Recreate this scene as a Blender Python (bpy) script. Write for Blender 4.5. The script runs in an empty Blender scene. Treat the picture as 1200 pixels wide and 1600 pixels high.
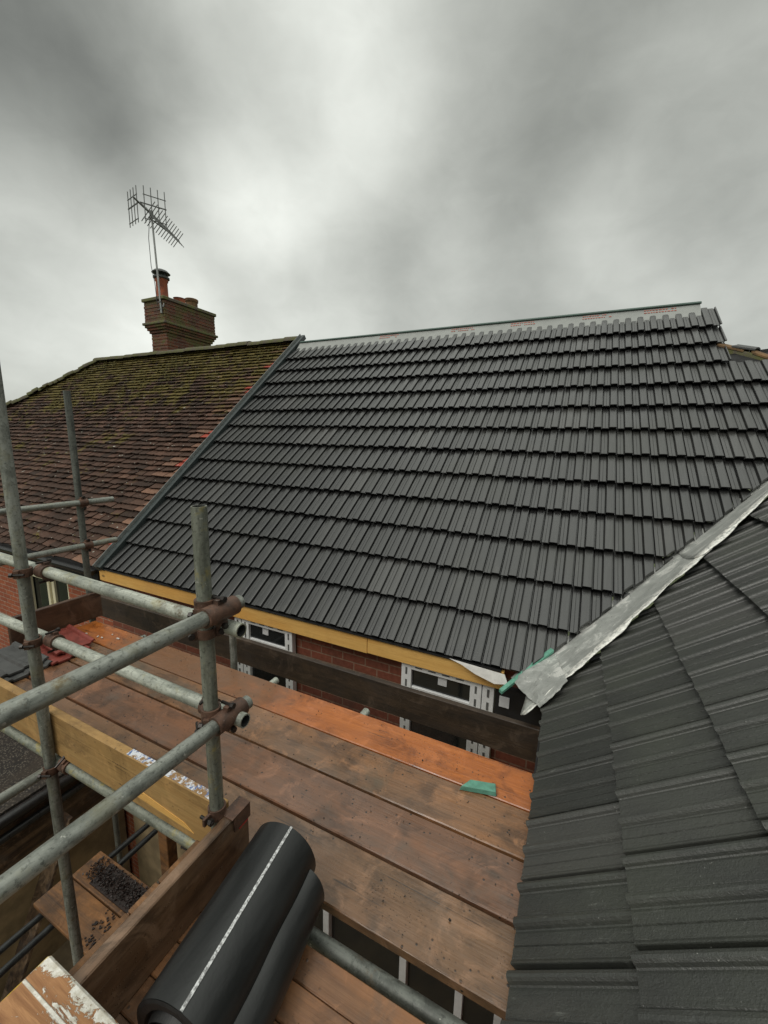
import bpy, bmesh, math, random
from mathutils import Vector, Matrix
R = random.Random(7)
sc = bpy.context.scene
COL = sc.collection
V = Vector

# ------------------------------------------------------------------ camera
cd = bpy.data.cameras.new("camera"); cam = bpy.data.objects.new("camera", cd); COL.objects.link(cam); sc.camera = cam
cd.sensor_fit = 'HORIZONTAL'; cd.sensor_width = 36.0; cd.lens = 36.0 * 625.9 / 1200.0
cd.clip_start = 0.02; cd.clip_end = 2000
r_, u_, w_ = V((.90285, .42934, .02278)), V((-.09665, .15104, .98379)), V((-.41894, .89042, -.17786))
cam.matrix_world = Matrix(((r_.x, u_.x, -w_.x, 0), (r_.y, u_.y, -w_.y, 0), (r_.z, u_.z, -w_.z, 6.57), (0, 0, 0, 1)))

# ------------------------------------------------------------------ world
SUN_EL, SUN_ROT = math.radians(52), math.radians(200)
wd = bpy.data.worlds.new("World"); sc.world = wd; wd.use_nodes = True
def build_world():
    nt = wd.node_tree; nt.nodes.clear(); L = nt.links.new
    def N(t, **k):
        n = nt.nodes.new(t)
        for a, b in k.items(): setattr(n, a, b)
        return n
    def M(op, a, b=None, c=None, clamp=False):
        n = N('ShaderNodeMath', operation=op, use_clamp=clamp)
        for i, s in enumerate((a, b, c)):
            if s is None: continue
            if hasattr(s, 'links'): L(s, n.inputs[i])
            else: n.inputs[i].default_value = s
        return n.outputs[0]
    tc = N('ShaderNodeTexCoord').outputs['Generated']
    nv = N('ShaderNodeVectorMath', operation='NORMALIZE'); L(tc, nv.inputs[0]); d = nv.outputs[0]
    def noise(scale, detail, rough, dist, off):
        mp = N('ShaderNodeMapping'); L(d, mp.inputs[0]); mp.inputs['Location'].default_value = off; mp.inputs['Scale'].default_value = (1, 1, 1.5)
        n = N('ShaderNodeTexNoise'); L(mp.outputs[0], n.inputs['Vector'])
        n.inputs['Scale'].default_value = scale; n.inputs['Detail'].default_value = detail
        n.inputs['Roughness'].default_value = rough; n.inputs['Distortion'].default_value = dist
        return n.outputs['Fac'], n.outputs['Color']
    n1, c1 = noise(2.3, 5, .48, .5, (3.1, 1.7, .4))
    n2, c2 = noise(6.0, 6, .5, .3, (.3, 5.2, 2.0))
    # ragged cloud banks: direction warped by noise, compared with bank centres
    sb = N('ShaderNodeVectorMath', operation='SUBTRACT'); L(c1, sb.inputs[0]); sb.inputs[1].default_value = (.5, .5, .5)
    scn = N('ShaderNodeVectorMath', operation='SCALE'); L(sb.outputs[0], scn.inputs[0]); scn.inputs['Scale'].default_value = .15
    ad = N('ShaderNodeVectorMath', operation='ADD'); L(d, ad.inputs[0]); L(scn.outputs[0], ad.inputs[1])
    nn = N('ShaderNodeVectorMath', operation='NORMALIZE'); L(ad.outputs[0], nn.inputs[0])
    val = M('ADD', M('MULTIPLY', n1, .18), M('MULTIPLY', n2, .12))
    n3, c3 = noise(15.0, 7, .6, .6, (2.2, .4, 6.0))
    val = M('ADD', val, M('MULTIPLY', n3, .06)); val = M('ADD', val, .532)
    for (c, rad, amp) in CLOUDS:
        dp = N('ShaderNodeVectorMath', operation='DOT_PRODUCT'); L(nn.outputs[0], dp.inputs[0]); dp.inputs[1].default_value = V(c).normalized()
        mr = N('ShaderNodeMapRange', interpolation_type='SMOOTHERSTEP'); L(dp.outputs['Value'], mr.inputs[0])
        mr.inputs[1].default_value = math.cos(math.radians(rad)); mr.inputs[2].default_value = 1.0; mr.inputs[3].default_value = 0; mr.inputs[4].default_value = amp
        val = M('ADD', val, mr.outputs[0])
    lum = M('POWER', M('MAXIMUM', val, .3), 2.25)
    tint = N('ShaderNodeMix', data_type='RGBA'); L(val, tint.inputs[0]); tint.inputs[6].default_value = (.955, 1.0, .87, 1); tint.inputs[7].default_value = (.975, 1.0, .935, 1)
    rp = N('ShaderNodeVectorMath', operation='SCALE'); L(tint.outputs[2], rp.inputs[0]); L(lum, rp.inputs['Scale'])
    sx = N('ShaderNodeSeparateXYZ'); L(d, sx.inputs[0])
    zen = N('ShaderNodeMapRange'); L(sx.outputs[2], zen.inputs[0]); zen.inputs[1].default_value = .68; zen.inputs[2].default_value = 1; zen.inputs[3].default_value = 1.0; zen.inputs[4].default_value = ZENITH
    b1 = N('ShaderNodeBackground'); L(rp.outputs[0], b1.inputs[0]); L(zen.outputs[0], b1.inputs[1])
    sky = N('ShaderNodeTexSky', sky_type='NISHITA'); sky.sun_disc = False; sky.sun_elevation = SUN_EL; sky.sun_rotation = SUN_ROT
    b2 = N('ShaderNodeBackground'); L(sky.outputs[0], b2.inputs[0]); b2.inputs[1].default_value = .08
    mx = N('ShaderNodeMixShader'); mx.inputs[0].default_value = .05; L(b1.outputs[0], mx.inputs[1]); L(b2.outputs[0], mx.inputs[2])
    o = N('ShaderNodeOutputWorld'); L(mx.outputs[0], o.inputs[0])
ZENITH = 3.3
CLOUDS = [((-0.747, 0.356, 0.561), 20, -0.112),
          ((-0.753, 0.427, 0.501), 20, 0.042),
          ((-0.810, 0.369, 0.455), 20, -0.054),
          ((-0.663, 0.474, 0.579), 20, -0.116),
          ((-0.680, 0.532, 0.504), 20, 0.005),
          ((-0.587, 0.560, 0.585), 20, 0.069),
          ((-0.489, 0.630, 0.604), 20, 0.155),
          ((-0.373, 0.657, 0.655), 20, 0.053),
          ((-0.413, 0.685, 0.601), 20, -0.033),
          ((-0.254, 0.748, 0.614), 20, -0.055),
          ((-0.108, 0.776, 0.622), 20, -0.004),
          ((0.000, 0.798, 0.603), 20, -0.004),
          ((0.089, 0.802, 0.591), 20, -0.036),
          ((0.165, 0.806, 0.568), 20, -0.078),
          ((0.172, 0.861, 0.479), 20, 0.043),
          ((0.048, 0.847, 0.529), 20, -0.037),
          ((-0.048, 0.882, 0.469), 20, 0.027),
          ((-0.157, 0.906, 0.393), 20, 0.002),
          ((-0.324, 0.793, 0.516), 20, -0.018),
          ((-0.439, 0.780, 0.447), 20, 0.045),
          ((-0.579, 0.647, 0.496), 20, -0.062),
          ((-0.660, 0.602, 0.449), 20, -0.056),
          ((-0.751, 0.569, 0.334), 20, 0.092),
          ((-0.807, 0.443, 0.391), 20, 0.013),
          ((-0.826, 0.393, 0.405), 20, -0.063),
          ((-0.877, 0.414, 0.244), 20, 0.144),
          ((-0.912, 0.395, 0.105), 20, -0.072),
          ((-0.648, 0.711, 0.272), 20, 0.087),
          ((-0.413, 0.851, 0.325), 20, 0.010),
          ((-0.259, 0.914, 0.313), 20, -0.056),
          ((0.020, 0.939, 0.343), 20, -0.076),
          ((0.172, 0.935, 0.309), 20, 0.029),
          ((0.214, 0.902, 0.376), 20, 0.046),
          ((0.257, 0.942, 0.218), 20, -0.036),
          ((-0.093, 0.945, 0.314), 20, 0.059)]
build_world()
sl = bpy.data.lights.new("sun", 'SUN'); sl.energy = 1.1; sl.angle = math.radians(25); sl.color = (1, .96, .9)
so = bpy.data.objects.new("sun", sl); COL.objects.link(so)
sdir = V((math.sin(SUN_ROT) * math.cos(SUN_EL), math.cos(SUN_ROT) * math.cos(SUN_EL), math.sin(SUN_EL)))
so.rotation_euler = sdir.to_track_quat('Z', 'Y').to_euler(); so.location = (0, 0, 30)
sc.view_settings.view_transform = 'Standard'; sc.view_settings.look = 'None'; sc.view_settings.exposure = 0.22; sc.view_settings.gamma = 1
sc.cycles.max_bounces = 6; sc.cycles.diffuse_bounces = 3; sc.cycles.glossy_bounces = 3; sc.cycles.use_denoising = True

# ------------------------------------------------------------------ node helpers
class NT:
    def __init__(s, name):
        s.m = bpy.data.materials.new(name); s.m.use_nodes = True; s.t = s.m.node_tree
        s.b = s.t.nodes['Principled BSDF']; s.L = s.t.links.new
    def N(s, t, **k):
        n = s.t.nodes.new(t)
        for a, b in k.items(): setattr(n, a, b)
        return n
    def put(s, sock, v):
        if hasattr(v, 'links'): s.L(v, sock)
        elif isinstance(v, (tuple, list)) and len(v) == 3 and sock.type == 'RGBA': sock.default_value = (*v, 1)
        else: sock.default_value = v
    def math(s, op, a, b=0.0, clamp=False):
        n = s.N('ShaderNodeMath', operation=op, use_clamp=clamp); s.put(n.inputs[0], a); s.put(n.inputs[1], b); return n.outputs[0]
    def pos(s): return s.N('ShaderNodeNewGeometry').outputs['Position']
    def obj(s): return s.N('ShaderNodeTexCoord').outputs['Object']
    def rand(s): return s.N('ShaderNodeObjectInfo').outputs['Random']
    def attr(s, name): return s.N('ShaderNodeAttribute', attribute_name=name).outputs['Fac']
    def axes(s, vec, A, B, C=(0, 0, 0)):
        c = s.N('ShaderNodeCombineXYZ')
        for i, a in enumerate((A, B, C)):
            d = s.N('ShaderNodeVectorMath', operation='DOT_PRODUCT'); s.put(d.inputs[0], vec); d.inputs[1].default_value = a; s.L(d.outputs['Value'], c.inputs[i])
        return c.outputs[0]
    def map(s, vec, scale=(1, 1, 1), loc=(0, 0, 0)):
        n = s.N('ShaderNodeMapping'); s.put(n.inputs[0], vec); n.inputs['Scale'].default_value = scale; n.inputs['Location'].default_value = loc; return n.outputs[0]
    def shift(s, vec, r, k=13.0):
        m = s.math('MULTIPLY', r, k); n = s.N('ShaderNodeVectorMath', operation='ADD'); s.put(n.inputs[0], vec); s.L(m, n.inputs[1]); return n.outputs[0]
    def noise(s, vec, scale, detail=4, rough=.55, dist=0.0):
        n = s.N('ShaderNodeTexNoise'); s.put(n.inputs['Vector'], vec); n.inputs['Scale'].default_value = scale
        n.inputs['Detail'].default_value = detail; n.inputs['Roughness'].default_value = rough; n.inputs['Distortion'].default_value = dist
        return n.outputs['Fac']
    def voro(s, vec, scale, feat='F1', out='Distance'):
        n = s.N('ShaderNodeTexVoronoi', feature=feat); s.put(n.inputs['Vector'], vec); n.inputs['Scale'].default_value = scale; return n.outputs[out]
    def rng(s, v, a, b, c=0.0, d=1.0, smooth=True):
        n = s.N('ShaderNodeMapRange', interpolation_type='SMOOTHSTEP' if smooth else 'LINEAR'); s.put(n.inputs[0], v)
        for i, x in enumerate((a, b, c, d)): n.inputs[i + 1].default_value = x
        return n.outputs[0]
    def mix(s, f, a, b, blend='MIX'):
        n = s.N('ShaderNodeMix', data_type='RGBA', blend_type=blend); s.put(n.inputs[0], f); s.put(n.inputs[6], a); s.put(n.inputs[7], b); return n.outputs[2]
    def bump(s, h, strength=.3, dist=.01, prev=None):
        n = s.N('ShaderNodeBump'); n.inputs['Strength'].default_value = strength; n.inputs['Distance'].default_value = dist; s.put(n.inputs['Height'], h)
        if prev: s.L(prev, n.inputs['Normal'])
        s.L(n.outputs[0], s.b.inputs['Normal']); return n.outputs[0]
    def end(s, col, rough=.6, metal=0.0, spec=None):
        s.put(s.b.inputs['Base Color'], col); s.put(s.b.inputs['Roughness'], rough); s.put(s.b.inputs['Metallic'], metal)
        if spec is not None: s.put(s.b.inputs['Specular IOR Level'], spec)
        return s.m

def wood(name, a, b, c, axis='x', rough=(.35, .7), speck=.5, grain=1.0, stain=(.10, .085, .07), dirty=1.0, patch=None, coat=0.0):
    n = NT(name); p = n.shift(n.pos(), n.rand())
    al, ac = 1.3, 26
    sc3 = {'x': (al, ac, ac), 'y': (ac, al, ac), 'z': (ac, ac, al)}[axis]
    s2 = {'x': (.55, 5, 5), 'y': (5, .55, 5), 'z': (5, 5, .55)}[axis]
    g = n.noise(n.map(p, sc3), 1.0, 6, .62, 1.1)
    big = n.noise(n.map(p, s2), 1.4, 4, .6, .4)
    mid = n.noise(n.map(p, tuple(x * .5 + 3 for x in s2)), 1.3, 7, .68, .7); mid2 = n.noise(p, 6.5, 7, .7, .9)
    col = n.mix(n.rng(g, .30, .70, 0, grain if grain < 1 else 1), a, b)
    col = n.mix(n.rng(big, .42, .66), col, c)
    col = n.mix(n.rng(mid, .46, .66, 0, .7 * dirty), col, tuple(x * .52 for x in b))
    col = n.mix(n.rng(mid2, .52, .68, 0, .6 * dirty), col, tuple(min(1, x * 1.45 + .02) for x in c))
    st = n.noise(p, 3.3, 6, .65, .6)
    col = n.mix(n.math('MULTIPLY', n.rng(st, .52, .74), .7), col, stain)
    fine = n.noise(n.map(p, tuple(x * 3.2 for x in sc3)), 1.0, 3, .6)
    col = n.mix(n.math('MULTIPLY', n.rng(fine, .5, .72), .22 * min(1, grain)), col, tuple(x * .45 for x in b))
    ck = n.noise(n.map(p, {'x': (1.1, 70, 70), 'y': (70, 1.1, 70), 'z': (70, 70, 1.1)}[axis]), 1.0, 3, .5, .8)
    crack = n.math('MULTIPLY', n.rng(ck, .655, .70), n.rng(mid, .44, .55)); col = n.mix(n.math('MULTIPLY', crack, .85 if dirty > .3 else .25), col, (.03, .018, .012))
    vb = n.voro(p, 85); dirt2 = n.math('MULTIPLY', n.rng(vb, .22, .10), n.rng(n.noise(p, 4.2, 4, .65), .50, .60)); col = n.mix(n.math('MULTIPLY', dirt2, speck * .75), col, (.022, .016, .013))
    v = n.voro(p, 34); v2 = n.noise(p, 9, 2)
    sp = n.math('MULTIPLY', n.rng(v, .20, .09), n.rng(v2, .47, .60))
    col = n.mix(n.math('MULTIPLY', sp, speck), col, (.018, .014, .012))
    kn = n.voro(n.map(p, {'x': (1, 2.2, 2.2), 'y': (2.2, 1, 2.2), 'z': (2.2, 2.2, 1)}[axis]), 1.9)
    col = n.mix(n.math('MULTIPLY', n.rng(kn, .085, .03), .7), col, (.05, .028, .015))
    if patch:
        sx = n.N('ShaderNodeSeparateXYZ'); n.L(n.pos(), sx.inputs[0])
        e = n.math('ADD', sx.outputs[0], n.math('MULTIPLY', n.math('SUBTRACT', n.noise(n.pos(), 3.5, 5, .65), .5), 1.1))
        f = n.math('MULTIPLY', n.rng(e, -1.25, -1.75), n.rng(e, -3.3, -2.9)); col = n.mix(n.math('MULTIPLY', f, .85), col, n.mix(mid, tuple(x * .7 for x in patch), patch))
    if coat:
        n.put(n.b.inputs['Coat Weight'], n.rng(n.noise(p, 2.6, 5, .65, .5), .40, .62, .05, coat)); n.b.inputs['Coat Roughness'].default_value = .20
    ro = n.rng(st, .3, .7, rough[0], rough[1])
    n.bump(n.math('ADD', n.math('MULTIPLY', g, .6), n.math('ADD', fine, n.math('MULTIPLY', n.math('ADD', sp, dirt2), .6))), .45, .004)
    return n.end(col, ro)

def tile_mat(name, U, S, base, alt, green, wear=.0, rough=(.20, .42), spec=.78):
    n = NT(name); p = n.pos(); uv = n.axes(p, U, S)
    rn = n.attr('rnd')
    col = n.mix(rn, base, alt)
    st = n.noise(n.map(uv, (90, 3.5, 1)), 1, 5, .6)
    col = n.mix(n.rng(st, .35, .7, 0, .5), col, tuple(x * .55 for x in base))
    bl = n.noise(p, 1.6, 5, .6, .4)
    col = n.mix(n.rng(bl, .42, .7, 0, .8), col, green)
    gr = n.noise(p, 220, 3, .7)
    col = n.mix(n.rng(gr, .60, .78, 0, .35), col, tuple(min(1, x * 2.2 + .03) for x in base))
    du = n.noise(n.map(uv, (7, 2.2, 1)), 1, 6, .7, .6); col = n.mix(n.rng(du, .55, .75, 0, .5), col, (.062, .060, .055)); col = n.mix(n.math('MULTIPLY', n.rng(rn, .90, .97), .4), col, (.062, .060, .056))
    if wear:
        wv = n.noise(n.map(uv, (75, 10, 1)), 1, 5, .8); wl = n.noise(p, 4.5, 4, .65)
        wf = n.math('MULTIPLY', n.rng(wv, .56, .72), n.rng(wl, .44, .60))
        col = n.mix(n.math('MULTIPLY', wf, wear), col, (.13, .135, .122))
        ch = n.math('MULTIPLY', n.rng(n.noise(p, 150, 2, .5), .72, .76), n.rng(n.noise(p, 5, 2), .5, .6)); col = n.mix(ch, col, (.24, .24, .22))
    ro = n.rng(n.math('ADD', n.math('MULTIPLY', bl, .6), n.math('MULTIPLY', st, .4)), .3, .7, rough[0], rough[1])
    g2 = n.noise(p, 75, 4, .65)
    n.bump(n.math('ADD', n.math('ADD', gr, n.math('MULTIPLY', g2, 1.3)), n.math('MULTIPLY', st, .8)), .30 + .25 * (wear > 0), .0022)
    return n.end(col, ro, 0, spec)

def brick_mat(name, axu, axv, c1, c2, mortar, dirt=.5, moss=0.0):
    n = NT(name); p = n.pos(); uv = n.axes(p, axu, axv)
    bt = n.N('ShaderNodeTexBrick'); n.L(uv, bt.inputs['Vector']); bt.offset = .5
    bt.inputs['Scale'].default_value = 1; bt.inputs['Brick Width'].default_value = .225; bt.inputs['Row Height'].default_value = .075
    bt.inputs['Mortar Size'].default_value = .0065; bt.inputs['Mortar Smooth'].default_value = .3; bt.inputs['Bias'].default_value = -.1
    bt.inputs['Color1'].default_value = (*c1, 1); bt.inputs['Color2'].default_value = (*c2, 1); bt.inputs['Mortar'].default_value = (*mortar, 1)
    nz = n.noise(p, 26, 5, .65); bg = n.noise(p, 1.7, 5, .6, .3)
    col = n.mix(n.rng(nz, .3, .75, 0, .55), bt.outputs['Color'], tuple(x * .45 for x in c1))
    col = n.mix(n.math('MULTIPLY', n.rng(bg, .45, .75), dirt), col, (.05, .04, .032))
    if moss:
        mf = n.math('MULTIPLY', n.rng(n.noise(p, 2.6, 5, .65), .42, .60), moss)
        col = n.mix(n.math('MULTIPLY', mf, n.rng(nz, .25, .6)), col, (.10, .105, .03))
    n.bump(n.math('SUBTRACT', n.math('MULTIPLY', nz, .4), bt.outputs['Fac']), .6, .008)
    return n.end(col, n.rng(nz, .3, .7, .75, .95))

def steel(name, base, dark, yellow=0.0, ax=-1):
    n = NT(name); p = n.shift(n.pos(), n.rand())
    pa = n.map(p, tuple(4.0 if k == ax else 30.0 for k in range(3))) if ax >= 0 else n.map(p, (14, 14, 14))
    a = n.noise(pa, 1.0, 7, .7, .5); b = n.noise(p, 75, 4, .72); c = n.noise(p, 6, 6, .68)
    col = n.mix(n.rng(a, .32, .68), dark, base)
    col = n.mix(n.rng(b, .52, .68, 0, .7), col, tuple(x * .40 for x in dark)); bl = n.noise(p, 11, 5, .7); col = n.mix(n.rng(bl, .52, .66, 0, .55), col, tuple(x * .55 for x in dark))
    col = n.mix(n.rng(b, .42, .30, 0, .35), col, tuple(min(1, x * 1.35) for x in base))
    col = n.mix(n.math('MULTIPLY', n.rng(c, .58, .70), n.rng(b, .40, .6, .2, .9)), col, (.13, .095, .055))
    if yellow: col = n.mix(n.math('MULTIPLY', n.rng(n.noise(p, 9, 5, .7), .52, .66), yellow), col, (.34, .29, .11))
    sp = n.math('MULTIPLY', n.rng(n.noise(p, 42, 3, .6), .66, .70), n.rng(n.noise(p, 5.5, 3), .50, .58)); col = n.mix(n.math('MULTIPLY', sp, .8), col, (.50, .50, .45))
    n.bump(n.math('ADD', b, sp), .2, .002)
    return n.end(col, n.rng(a, .3, .7, .42, .66), .35)

def plain(name, col, rough=.6, metal=0.0, var=.25, scale=18, bump=.1):
    n = NT(name); p = n.pos(); a = n.noise(p, scale, 5, .62)
    c = n.mix(n.rng(a, .3, .72), tuple(x * (1 - var) for x in col), tuple(min(1, x * (1 + var * .6)) for x in col))
    c = n.mix(n.rng(n.noise(p, scale * .13, 4), .5, .75, 0, .45), c, tuple(x * (.55) for x in col))
    if bump: n.bump(a, bump, .003)
    return n.end(c, n.rng(a, .3, .7, max(.05, rough - .1), min(1, rough + .1)), metal)

AL, BE = 0.7126, 0.7568                       # pitches of the two new roof slopes
YE, ZE = 2.6932, 5.0107                       # main eaves
XR, ZR = -0.0258, 5.0836                      # wing eaves
UM, SM = V((1, 0, 0)), V((0, math.cos(AL), math.sin(AL))); NM = UM.cross(SM)
UW, SW = V((0, -1, 0)), V((math.cos(BE), 0, math.sin(BE))); NW = UW.cross(SW)
OM, OW = V((0, YE, ZE)), V((XR, 0, ZR))
def onM(x, y, off=0.0): return V((x, y, ZE + (y - YE) * math.tan(AL))) + NM * off
def onW(x, y, off=0.0): return V((x, y, ZR + (x - XR) * math.tan(BE))) + NW * off

MT = {}
MT['tile'] = tile_mat('dark_tile', UM, SM, (.012, .012, .0122), (.024, .0238, .0232), (.023, .0235, .020))
MT['wtile'] = tile_mat('weathered_tile', UW, SW, (.027, .0285, .0255), (.042, .044, .039), (.038, .042, .032), wear=.85, rough=(.27, .52), spec=.75)
MT['under'] = plain('dark_underlay', (.012, .012, .012), .8)
def old_tile_mat():
    n = NT('old_clay_tile'); p = n.pos(); rn = n.attr('rnd'); hue = n.attr('hue')
    col = n.mix(rn, (.033, .019, .013), (.100, .052, .035))
    col = n.mix(n.rng(hue, .2, .5), col, n.mix(rn, (.12, .065, .045), (.21, .115, .075)))
    col = n.mix(n.rng(hue, .6, .9), col, (.33, .062, .040))
    nz = n.noise(p, 30, 5, .7); col = n.mix(n.rng(nz, .45, .75, 0, .6), col, (.028, .021, .018))
    ht = n.N('ShaderNodeSeparateXYZ'); n.L(p, ht.inputs[0])
    up = n.rng(ht.outputs[2], 6.2, 8.35); lf = n.rng(ht.outputs[0], -7.2, -11.0)
    m = n.noise(p, 2.2, 6, .7, .5)
    thr = n.math('ADD', n.math('MULTIPLY', n.math('SUBTRACT', m, .5), 1.5), n.math('ADD', .435, n.math('ADD', n.math('MULTIPLY', up, .30), n.math('MULTIPLY', lf, .03))))
    mf = n.math('MULTIPLY', n.rng(thr, .585, .67), n.rng(nz, .28, .58, .25, 1))
    mf = n.math('MULTIPLY', mf, n.rng(hue, .9, .3))
    col = n.mix(mf, col, n.mix(n.noise(p, 11, 3), (.060, .055, .014), (.155, .115, .022)))
    li = n.math('MULTIPLY', n.rng(n.noise(p, 16, 2, .5), .70, .74), .8); col = n.mix(li, col, (.42, .42, .36))
    n.bump(nz, .5, .006); return n.end(col, n.rng(nz, .3, .7, .7, .95), 0, .25)
MT['old'] = old_tile_mat()
MT['moss'] = plain('moss_clumps', (.105, .088, .022), .95, var=.6, scale=9)
MT['ridge_old'] = (lambda n: (n.bump(n.noise(n.pos(), 25, 5, .7), .7, .01), n.end(n.mix(n.rng(n.noise(n.pos(), 7, 6, .7), .35, .62), (.085, .070, .052), (.085, .088, .028)), .9))[1])(NT('mossy_ridge'))
for k_, ax_ in (('x', 0), ('y', 1), ('z', 2)):
    MT['steel' + k_] = steel('galvanised_steel', (.33, .345, .31), (.15, .16, .138), .15, ax_)
    MT['steel_y' + k_] = steel('stained_galvanised_steel', (.29, .305, .255), (.145, .155, .125), .9, ax_)
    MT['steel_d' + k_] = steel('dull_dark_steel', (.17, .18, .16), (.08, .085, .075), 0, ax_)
    MT['steel_l' + k_] = steel('pale_galvanised_steel', (.52, .54, .47), (.26, .275, .235), .35, ax_)
MT['hole'] = plain('dark_bore', (.02, .02, .02), .8)
def rust():
    n = NT('rusty_iron'); p = n.shift(n.pos(), n.rand()); a = n.noise(p, 22, 6, .7, .3); b = n.noise(p, 95, 3, .7)
    col = n.mix(n.rng(a, .3, .7), (.055, .034, .026), (.165, .088, .058)); col = n.mix(n.rng(b, .6, .75, 0, .6), col, (.26, .2, .17))
    n.bump(n.math('ADD', a, b), .4, .002); return n.end(col, n.rng(a, .3, .7, .42, .75), .25)
MT['rust'] = rust()
MT['oily'] = plain('oily_bolt', (.035, .03, .027), .4, .5)
MT['orange'] = wood('wet_orange_board', (.44, .135, .024), (.27, .072, .012), (.36, .11, .024), speck=1.0, coat=.5, rough=(.2, .5), grain=.7, stain=(.16, .075, .035), dirty=1.0, patch=(.175, .095, .05))
MT['brown1'] = wood('brown_board', (.185, .098, .050), (.110, .057, .028), (.245, .112, .044), speck=1.0, coat=.55, grain=.6, rough=(.22, .5), stain=(.10, .085, .06))
MT['brown2'] = wood('grey_brown_board', (.165, .080, .043), (.098, .048, .026), (.205, .090, .042), speck=1.0, coat=.55, grain=.6, rough=(.22, .5), stain=(.11, .08, .06))
MT['brown3'] = wood('muddy_brown_board', (.170, .093, .046), (.098, .053, .026), (.19, .098, .048), speck=1.0, coat=.55, grain=.6, rough=(.22, .5), stain=(.085, .075, .06))
MT['slat'] = wood('warm_brown_slat', (.22, .108, .05), (.135, .062, .028), (.27, .12, .048), speck=.7, rough=(.35, .65))
MT['ply'] = wood('yellow_toe_board', (.40, .25, .095), (.29, .165, .055), (.36, .205, .07), speck=.4, grain=.6, rough=(.55, .8), stain=(.17, .10, .045), dirty=.8)
MT['toey'] = wood('wet_brown_toe_board', (.155, .083, .042), (.065, .036, .020), (.20, .12, .07), axis='y', speck=.4, grain=1.5, coat=.3, rough=(.3, .55), stain=(.27, .21, .15))
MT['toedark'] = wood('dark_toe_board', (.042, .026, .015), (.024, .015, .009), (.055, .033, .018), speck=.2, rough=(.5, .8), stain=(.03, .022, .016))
MT['stop'] = wood('red_brown_stop_board', (.085, .042, .022), (.05, .024, .014), (.10, .05, .028), axis='y', speck=.3)
MT['fascia'] = wood('fresh_yellow_timber', (.78, .47, .14), (.62, .33, .085), (.70, .37, .09), speck=.05, grain=.6, rough=(.5, .75), stain=(.60, .32, .09), dirty=.15)
MT['rot'] = wood('rotten_fascia', (.085, .05, .028), (.022, .014, .010), (.16, .105, .06), axis='y', grain=2)
MT['lowplank'] = wood('dirty_lower_plank', (.17, .085, .036), (.09, .045, .020), (.24, .105, .030), speck=.9, rough=(.5, .8), stain=(.05, .035, .025))
MT['green'] = plain('green_treated_timber', (.11, .30, .22), .6, var=.35, scale=30)
MT['dgreen'] = plain('dark_green_batten', (.055, .095, .078), .65)
MT['membrane'] = plain('grey_membrane', (.27, .28, .265), .5, var=.15, scale=6)
MT['red'] = plain('red_print', (.45, .12, .08), .7)
MT['redpaint'] = plain('red_paint', (.5, .03, .03), .5)
MT['verge'] = plain('dark_verge_trim', (.035, .045, .045), .4, var=.2)
MT['vergel'] = plain('pale_verge_lip', (.20, .21, .20), .5)
def lead_m():
    n = NT('lead_sheet'); p = n.pos(); a = n.noise(p, 6, 6, .7, .8); b = n.noise(p, 38, 5, .7, .5); v = n.axes(p, (1, 1, .9), (1, -1, 0))
    st = n.noise(n.map(v, (3, 34, 1)), 1, 5, .7)
    col = n.mix(n.rng(a, .38, .62), (.34, .35, .33), (.47, .48, .455)); col = n.mix(n.rng(a, .56, .62, 0, .85), col, (.72, .72, .68))
    col = n.mix(n.math('MULTIPLY', n.rng(st, .58, .70), .6), col, (.80, .79, .74)); col = n.mix(n.rng(b, .40, .30, 0, .6), col, (.15, .15, .135))
    col = n.mix(n.math('MULTIPLY', n.attr('hue'), n.rng(b, .35, .62)), col, (.82, .81, .75))
    n.bump(n.math('ADD', n.math('MULTIPLY', a, 2), n.math('MULTIPLY', b, .5)), .28, .010); return n.end(col, n.rng(b, .3, .7, .26, .5), .2)
MT['lead'] = lead_m()
MT['felt'] = plain('white_felt', (.62, .60, .57), .7, var=.15)
MT['brick'] = brick_mat('red_brick', (1, 0, 0), (0, 0, 1), (.42, .115, .045), (.30, .075, .035), (.40, .30, .22), .25)
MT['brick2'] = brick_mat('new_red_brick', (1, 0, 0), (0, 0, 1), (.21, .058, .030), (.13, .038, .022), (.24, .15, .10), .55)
MT['bricky'] = brick_mat('side_brick', (0, 1, 0), (0, 0, 1), (.34, .09, .04), (.22, .06, .03), (.34, .27, .2), .4)
MT['cbrick'] = brick_mat('sooty_chimney_brick', (1, 1, 0), (0, 0, 1), (.20, .068, .036), (.080, .034, .024), (.15, .13, .10), .45, 1.0)
MT['cap'] = (lambda n: (n.bump(n.noise(n.pos(), 18, 5, .7), .6, .012), n.end(n.mix(n.rng(n.noise(n.pos(), 6, 5, .7), .40, .6), (.12, .10, .08), (.13, .135, .05)), .9))[1])(NT('mossy_mortar'))
MT['pot'] = plain('terracotta', (.30, .085, .04), .8, var=.4, scale=12)
MT['pot2'] = plain('mossy_terracotta', (.17, .10, .045), .85, var=.5, scale=12)
MT['cowl'] = plain('grey_cowl', (.075, .078, .075), .55, .3)
MT['alu'] = plain('dull_aluminium', (.15, .155, .15), .45, .5, var=.2)
MT['alul'] = plain('pale_mast', (.36, .37, .36), .45, .4, var=.2)
MT['pvc'] = plain('white_pvc', (.74, .75, .75), .4, var=.06, bump=0)
MT['cream'] = plain('cream_pvc', (.78, .72, .50), .45, var=.06, bump=0)
MT['slot'] = plain('slot_shadow', (.11, .11, .105), .8)
def glass():
    n = NT('window_glass'); return n.end((.012, .014, .014), .06, 0, .5)
MT['glass'] = glass()
MT['sticker'] = plain('white_sticker', (.62, .63, .64), .6, var=.1)
MT['gutter'] = plain('black_gutter', (.014, .014, .014), .35)
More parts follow.
